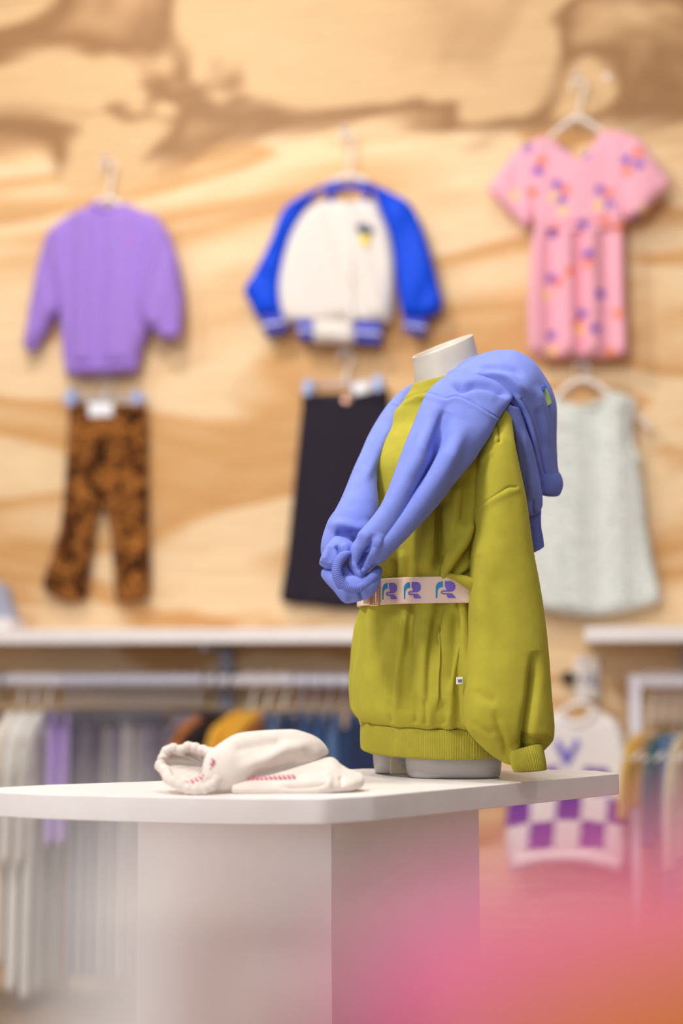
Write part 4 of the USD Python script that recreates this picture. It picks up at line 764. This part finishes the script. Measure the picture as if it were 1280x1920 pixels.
M['rust'] = fabric('rust_knit', '#8A5530'); M['dark_brown'] = fabric('dark_brown_cloth', '#3A2A24'); M['cream_knit'] = fabric('cream_open_knit', '#EEE6DC', .1, .9, 220)
M['white_knit'] = fabric('white_rib_knit', '#F0EBE7', .06, .7, 260); M['sage_knit'] = fabric('sage_grey_knit', '#E2DFD6', .1, .7, 260); M['lilac_pale'] = fabric('pale_lilac_cloth', '#BFA6E0')
M['mustard'] = fabric('mustard_cloth', '#E2A83C'); M['black_cloth'] = fabric('black_cloth', '#1E1A1E'); M['tan'] = fabric('tan_cloth', '#C9A06E'); M['teal_cloth'] = fabric('teal_cloth', '#3F6673'); M['oat'] = fabric('oat_cloth', '#D9CBA8'); M['yellow_cloth'] = fabric('yellow_cloth', '#E2B85C')
for nm, c in (('denim_a', '#4A6596'), ('denim_b', '#35466E'), ('denim_c', '#6480AC')): M[nm] = fabric(nm, c, .18, .5, 300)
M['terracotta'] = fabric('terracotta_cloth', '#B5703E')
# left rail, from the left edge of the picture
rows = [(-60, 'shirt', 'rust', 'rust brown knitted top at the very left of the clothes rail', -4), (-32, 'shirt', 'dark_brown', 'dark brown top second from the left on the clothes rail', -4), (-8, 'cardigan', 'leopard', 'animal print long top left of the cream knits on the clothes rail', -4),
        (22, 'cardigan', 'cream_knit', 'long cream open knit cardigan hanging to the floor at the left of the clothes rail', -4), (48, 'cardigan', 'white_knit', 'long white ribbed knit cardigan beside the cream one on the clothes rail', -4), (74, 'cardigan', 'sage_knit', 'long pale grey knit cardigan next to the lilac trousers', -4)]
for k, (px, nm, mt, lab, yaw) in enumerate(rows):
    s = s_rail(px + 16)
    rail_hanger(s, yaw, f'{"black" if k < 3 else "white"} hanger carrying the {lab.split(" at the")[0].split(" second")[0].split(" left of")[0].split(" hanging")[0].split(" beside")[0].split(" next")[0]}', None, 'black' if k < 3 else 'white_plastic')
    rail_cloth(nm if k < 2 else 'cardigan', 'top' if k < 2 else 'cardigan', s, yaw, lab, mt, top_outline(.15, .55 if k < 2 else (.72, .86, .93, .95)[k - 2], .45 if k < 2 else .55), .0115, F1(.003, 60, 1))
for k, px in enumerate((128, 150)):
    s = s_rail(px); rail_hanger(s, -4, f'{("first", "second")[k]} steel clip hanger from the left, carrying lilac trousers', None, 'clear_plastic', True)
    rail_cloth('trousers', 'trousers', s, -4, f'pale lilac trousers clipped on the rail, {("nearest the cream knits", "nearest the grey trousers")[k]}', 'lilac_pale', leg_outline(.12, .50, .2), .013, F1(.004, 50, k))
greys = ['grey_c', 'grey_a', 'grey_c', 'grey_b', 'grey_a', 'grey_d', 'grey_b', 'grey_a', 'grey_c', 'grey_a']
for k, px in enumerate(np.linspace(174, 366, 10)):
    s = s_rail(px); yaw = -4.0 - 2.0 * k
    rail_hanger(s, yaw, 'steel clip hanger carrying grey trousers in the middle of the clothes rail', 'clip hangers of the grey trousers', 'clear_plastic', True)
    rail_cloth('trousers', 'trousers', s, yaw, 'grey jersey trousers clipped in the tight grey row of the clothes rail', greys[k], leg_outline(.13 + .01 * rng.uniform(), .88, .3), .0085, F1(.003, 45, 1), group='grey trousers on the clothes rail')
rows = [(390, 'shirt', 'terracotta', 'terracotta brown top between the grey trousers and the mustard top', -25), (416, 'shirt', 'dark_brown', 'dark brown top just left of the mustard top on the clothes rail', -28), (442, 'shirt', 'black_cloth', 'black top directly left of the mustard top', -31),
        (470, 'shirt', 'mustard', 'mustard yellow top hanging behind the knitted socks', -34), (500, 'shirt', 'mustard', 'second mustard top right of the first one on the clothes rail', -34), (530, 'shirt', 'rust', 'rust brown top left of the blue jeans', -34)]
for k, (px, nm, mt, lab, yaw) in enumerate(rows):
    s = s_rail(px); rail_hanger(s, yaw, f'{"black" if k < 3 else "white"} hanger of the {lab.split(" between")[0].split(" just")[0].split(" directly")[0].split(" hanging")[0].split(" right of")[0].split(" left of")[0]}', None, 'black' if k < 3 else 'white_plastic', drop=.105 if k > 2 else .09)
    o = np.array(top_outline(.16, .55, .42)); o[:, 1] -= -.004 if k > 2 else .012
    rail_cloth('shirt', 'top', s, yaw, lab, mt, o, .011, F1(.003, 50, 1))
jn = ['denim_c', 'denim_b', 'denim_a', 'denim_a', 'denim_c', 'denim_b']
for k, px in enumerate((562, 588, 614, 640, 666, 692)):
    s = s_rail(px); yaw = -33 + 1.5 * k
    rail_hanger(s, yaw, f'steel clip hanger carrying the {("first", "second", "third", "fourth", "fifth", "sixth")[k]} pair of jeans from the left', None, 'clear_plastic', True)
    rail_cloth('jeans', 'jeans', s, yaw, f'{("first", "second", "third", "fourth", "fifth", "sixth")[k]} pair of blue denim jeans from the left on the clothes rail', jn[k], leg_outline(.13, .72, .2), .011, F1(.003, 40, 1))
# right rack
rows = [(1220, 'shirt', 'yellow_cloth', 'pale yellow top first on the right clothes rack beside its post', -36, .36), (1241, 'trousers', 'tan', 'tan trousers hanging low on the right clothes rack', -36, .9), (1262, 'shirt', 'teal_cloth', 'dark teal top on the right clothes rack behind the oat top', -36, .44),
        (1283, 'trousers', 'denim_c', 'light blue denim trousers on the right clothes rack', -36, .95), (1304, 'shirt', 'oat', 'pale oat long sleeved top on the right clothes rack', -36, .50), (1325, 'trousers', 'terracotta', 'terracotta trousers at the right edge of the picture on the clothes rack', -36, .92), (1346, 'shirt', 'teal_cloth', 'teal top furthest right on the clothes rack', -36, .5)]
for k, (px, nm, mt, lab, yaw, l) in enumerate(rows):
    s = s_of(px, 1290, RO)
    rail_hanger(s, yaw, 'white hanger of the ' + lab.split(' first')[0].split(' on the')[0].split(' hanging')[0].split(' at the')[0].split(' furthest')[0] + ' on the right rack', None, 'white_plastic', False, .15, .14, .0295)
    o = np.array(top_outline(.14, l - .05, min(.5, l - .02)) if nm == 'shirt' else leg_outline(.12, l, .3)); o[:, 1] -= .05
    rail_cloth(nm, 'top' if nm == 'shirt' else 'trousers', s, yaw, lab, mt, o, .0065, F1(.002, 50, 1))

# ------------------------------------------------------------------ the checkered jumper on its own hook
JO = .13
def checks(q, V):
    W, Pp = np.array(lin('#EAE2E0')), np.array(lin('#6E3A9C')); col = np.tile(W, (len(q), 1))
    x, y = q[:, 0] + (q[:, 1] - 1520) * .06, q[:, 1] - .0022 * (q[:, 0] - 1065) ** 2 * np.sign(1) * .5
    i, j = np.floor((x - 946) / 48.0).astype(int), np.floor((y - 1488) / 52.0).astype(int)
    on = ((i + j) % 2 == 0) & (j >= -1) & (j <= 1)
    col[on] = Pp; return col
def chevron(px0, n=1): return px0
mat_j = 'tint'
peg(1093, 1232, 'checkered jumper')
wall_hanger('white hanger holding the purple and white checkered jumper', (1094, 1236), (1088, 1318), (1020, 1352), (1150, 1352), off=JO - .03)
t = thing('jumper', 'white knitted jumper with purple checks hanging right of the mannequin below the table edge', 'jumper', loc=WO, rotz=WROT)
cloth(t, 'body', [(1052, 1332), (1064, 1346), (1080, 1350), (1096, 1346), (1108, 1330), (1130, 1338), (1156, 1362), (1160, 1440), (1168, 1520), (1178, 1600), (1170, 1640), (1120, 1628), (1070, 1620), (1010, 1624), (960, 1638), (948, 1560), (955, 1480), (985, 1400), (1010, 1350), (1035, 1338)], .03, 'tint', JO, .04, pleats(.003, 30), res=.0065, colf=checks)
cloth(t, 'sleeve', [(1128, 1338), (1150, 1348), (1166, 1370), (1178, 1420), (1184, 1470), (1182, 1512), (1162, 1510), (1146, 1496), (1140, 1440), (1134, 1390)], .026, 'white_knit', JO + .03, .03, pleats(.004, 50))
cloth(t, 'hem_rib', [(960, 1600), (1010, 1590), (1070, 1590), (1120, 1598), (1172, 1616), (1168, 1646), (1120, 1632), (1070, 1624), (1010, 1628), (962, 1644)], .03, 'white_knit', JO + .004, .02)
cloth(t, 'collar', [(1048, 1328), (1062, 1348), (1080, 1354), (1098, 1348), (1112, 1328), (1118, 1336), (1102, 1356), (1080, 1364), (1058, 1356), (1042, 1336)], .01, 'white_knit', JO + .028, .01)
cloth(t, 'chest_emblem', [(1036, 1392), (1046, 1384), (1064, 1412), (1080, 1384), (1088, 1392), (1066, 1436), (1058, 1436)], .0012, 'violet_print', JO + .0315, .006, rnd=False, res=.006, label='violet chevron emblem on the chest')

# ------------------------------------------------------------------ garments on a low rail close to the lens
M['rose_cloth'] = fabric('rose_pink_cloth', '#CE6C90'); M['amber'] = fabric('amber_orange_cloth', '#BC6D14')
HX, HZ = .215, 1.135
t = thing('clothes_rack', 'low clothes rack close to the lens carrying the blurred pink and orange garments', 'clothes rack', loc=(HX, .2, 0))
put(t, 'rail', tube([(HX, -.35, HZ), (HX, .40, HZ)], .011, 16), M['white_metal'], 40)
for y in (-.34, .39): put(t, 'post', tube([(HX, y, 0), (HX, y, HZ)], .012, 16), M['white_metal'], 40)
def near_top(name, label, hlabel, Y, sh, mt, T):
    """A short sleeved top facing the lens; sh = (x, z) of its left shoulder point."""
    h = thing('clothes_hanger', hlabel, 'clothes hanger', loc=(HX, Y, HZ))
    put(h, 'hook', tube([(HX + .0145 * math.sin(a), Y, HZ + .0145 * math.cos(a)) for a in np.linspace(-2.2, 2.0, 14)] + [(HX + .006, Y, HZ - .03), (HX, Y, HZ - .06)], .003, 8), M['white_plastic'], 40)
    put(h, 'arms', tube([(HX + .16 * u, Y, HZ - .06 - .05 * abs(u) ** 1.5) for u in np.linspace(-1, 1, 25)], .005, 8), M['white_plastic'], 40)
    x, z = sh; w = HX - x
    half = [(-.05, z + .035), (-w * .6, z + .022), (-w * .82, z + .010), (-w, z), (-w - .012, z - .035), (-w - .03, z - .15), (-w + .06, z - .16), (-w + .07, z - .08), (-w + .065, z - .45)]
    pg = [(HX + a, b) for a, b in half] + [(HX - a, b) for a, b in half[::-1]]
    t = thing(name, label, 'top', loc=(HX, Y, z - .45))
    put(t, 'body', panel(smooth_poly(pg, 200), T, .012, .03, 1.0, lambda u, zz: .002 * np.sin(u * 60), lambda u, zz, hh: np.stack([u, Y - hh, zz], 1)), M[mt])
pz = P(np.array([690., 960.]), np.array([1730., 1915.]), np.array([.215, .15]))
near_top('shirt', 'rose pink top close to the lens, large and blurred at the bottom of the picture', 'white hanger of the rose pink top close to the lens', .215, (pz[0, 0], pz[0, 2]), 'rose_cloth', .016)
near_top('shirt', 'amber orange top close to the lens, blurred in the bottom right corner', 'white hanger of the amber orange top close to the lens', .15, (pz[1, 0], pz[1, 2]), 'amber', .014)
# a rolled cream cloth on a slim plinth, close to the lens at the left
M['white_cloth'] = fabric('warm_white_cloth', '#F5EDE6')
rc = P(335., 1575., .21); zb = .93
t = thing('plinth', 'slim white plinth under the rolled cream cloth close to the lens', 'plinth', loc=(rc[0], .21, 0))
put(t, 'top', box((rc[0], .21, zb - .01), (.10, .09, .02), .003), M['white'], False); put(t, 'body', box((rc[0], .21, (zb - .0205) / 2), (.08, .07, zb - .0205), .003), M['white'], False)
t = thing('rolled_cloth', 'rolled cream cloth standing on a slim plinth, very blurred at the lower left', 'cloth', loc=(rc[0], .21, zb))
th_ = np.linspace(0, 6.5 * 2 * np.pi, 420); rr_ = .003 + .0019 * th_ / (2 * np.pi); sp_ = np.stack([rr_ * np.cos(th_), rr_ * np.sin(th_)], 1)
pg_ = sg.LineString(sp_).buffer(.0007); g_ = trimesh.creation.extrude_polygon(pg_, rc[2] - zb); g_.apply_translation((rc[0], .21, zb + .0005))
put(t, 'roll', g_, M['white_cloth'], 40)
put(t, 'tie', tube([(rc[0] + .0158 * math.cos(a), .21 + .0158 * math.sin(a), zb + .045) for a in np.linspace(0, 2 * math.pi, 49)], .001, 8), M['pink_stitch'], 40) if False else None
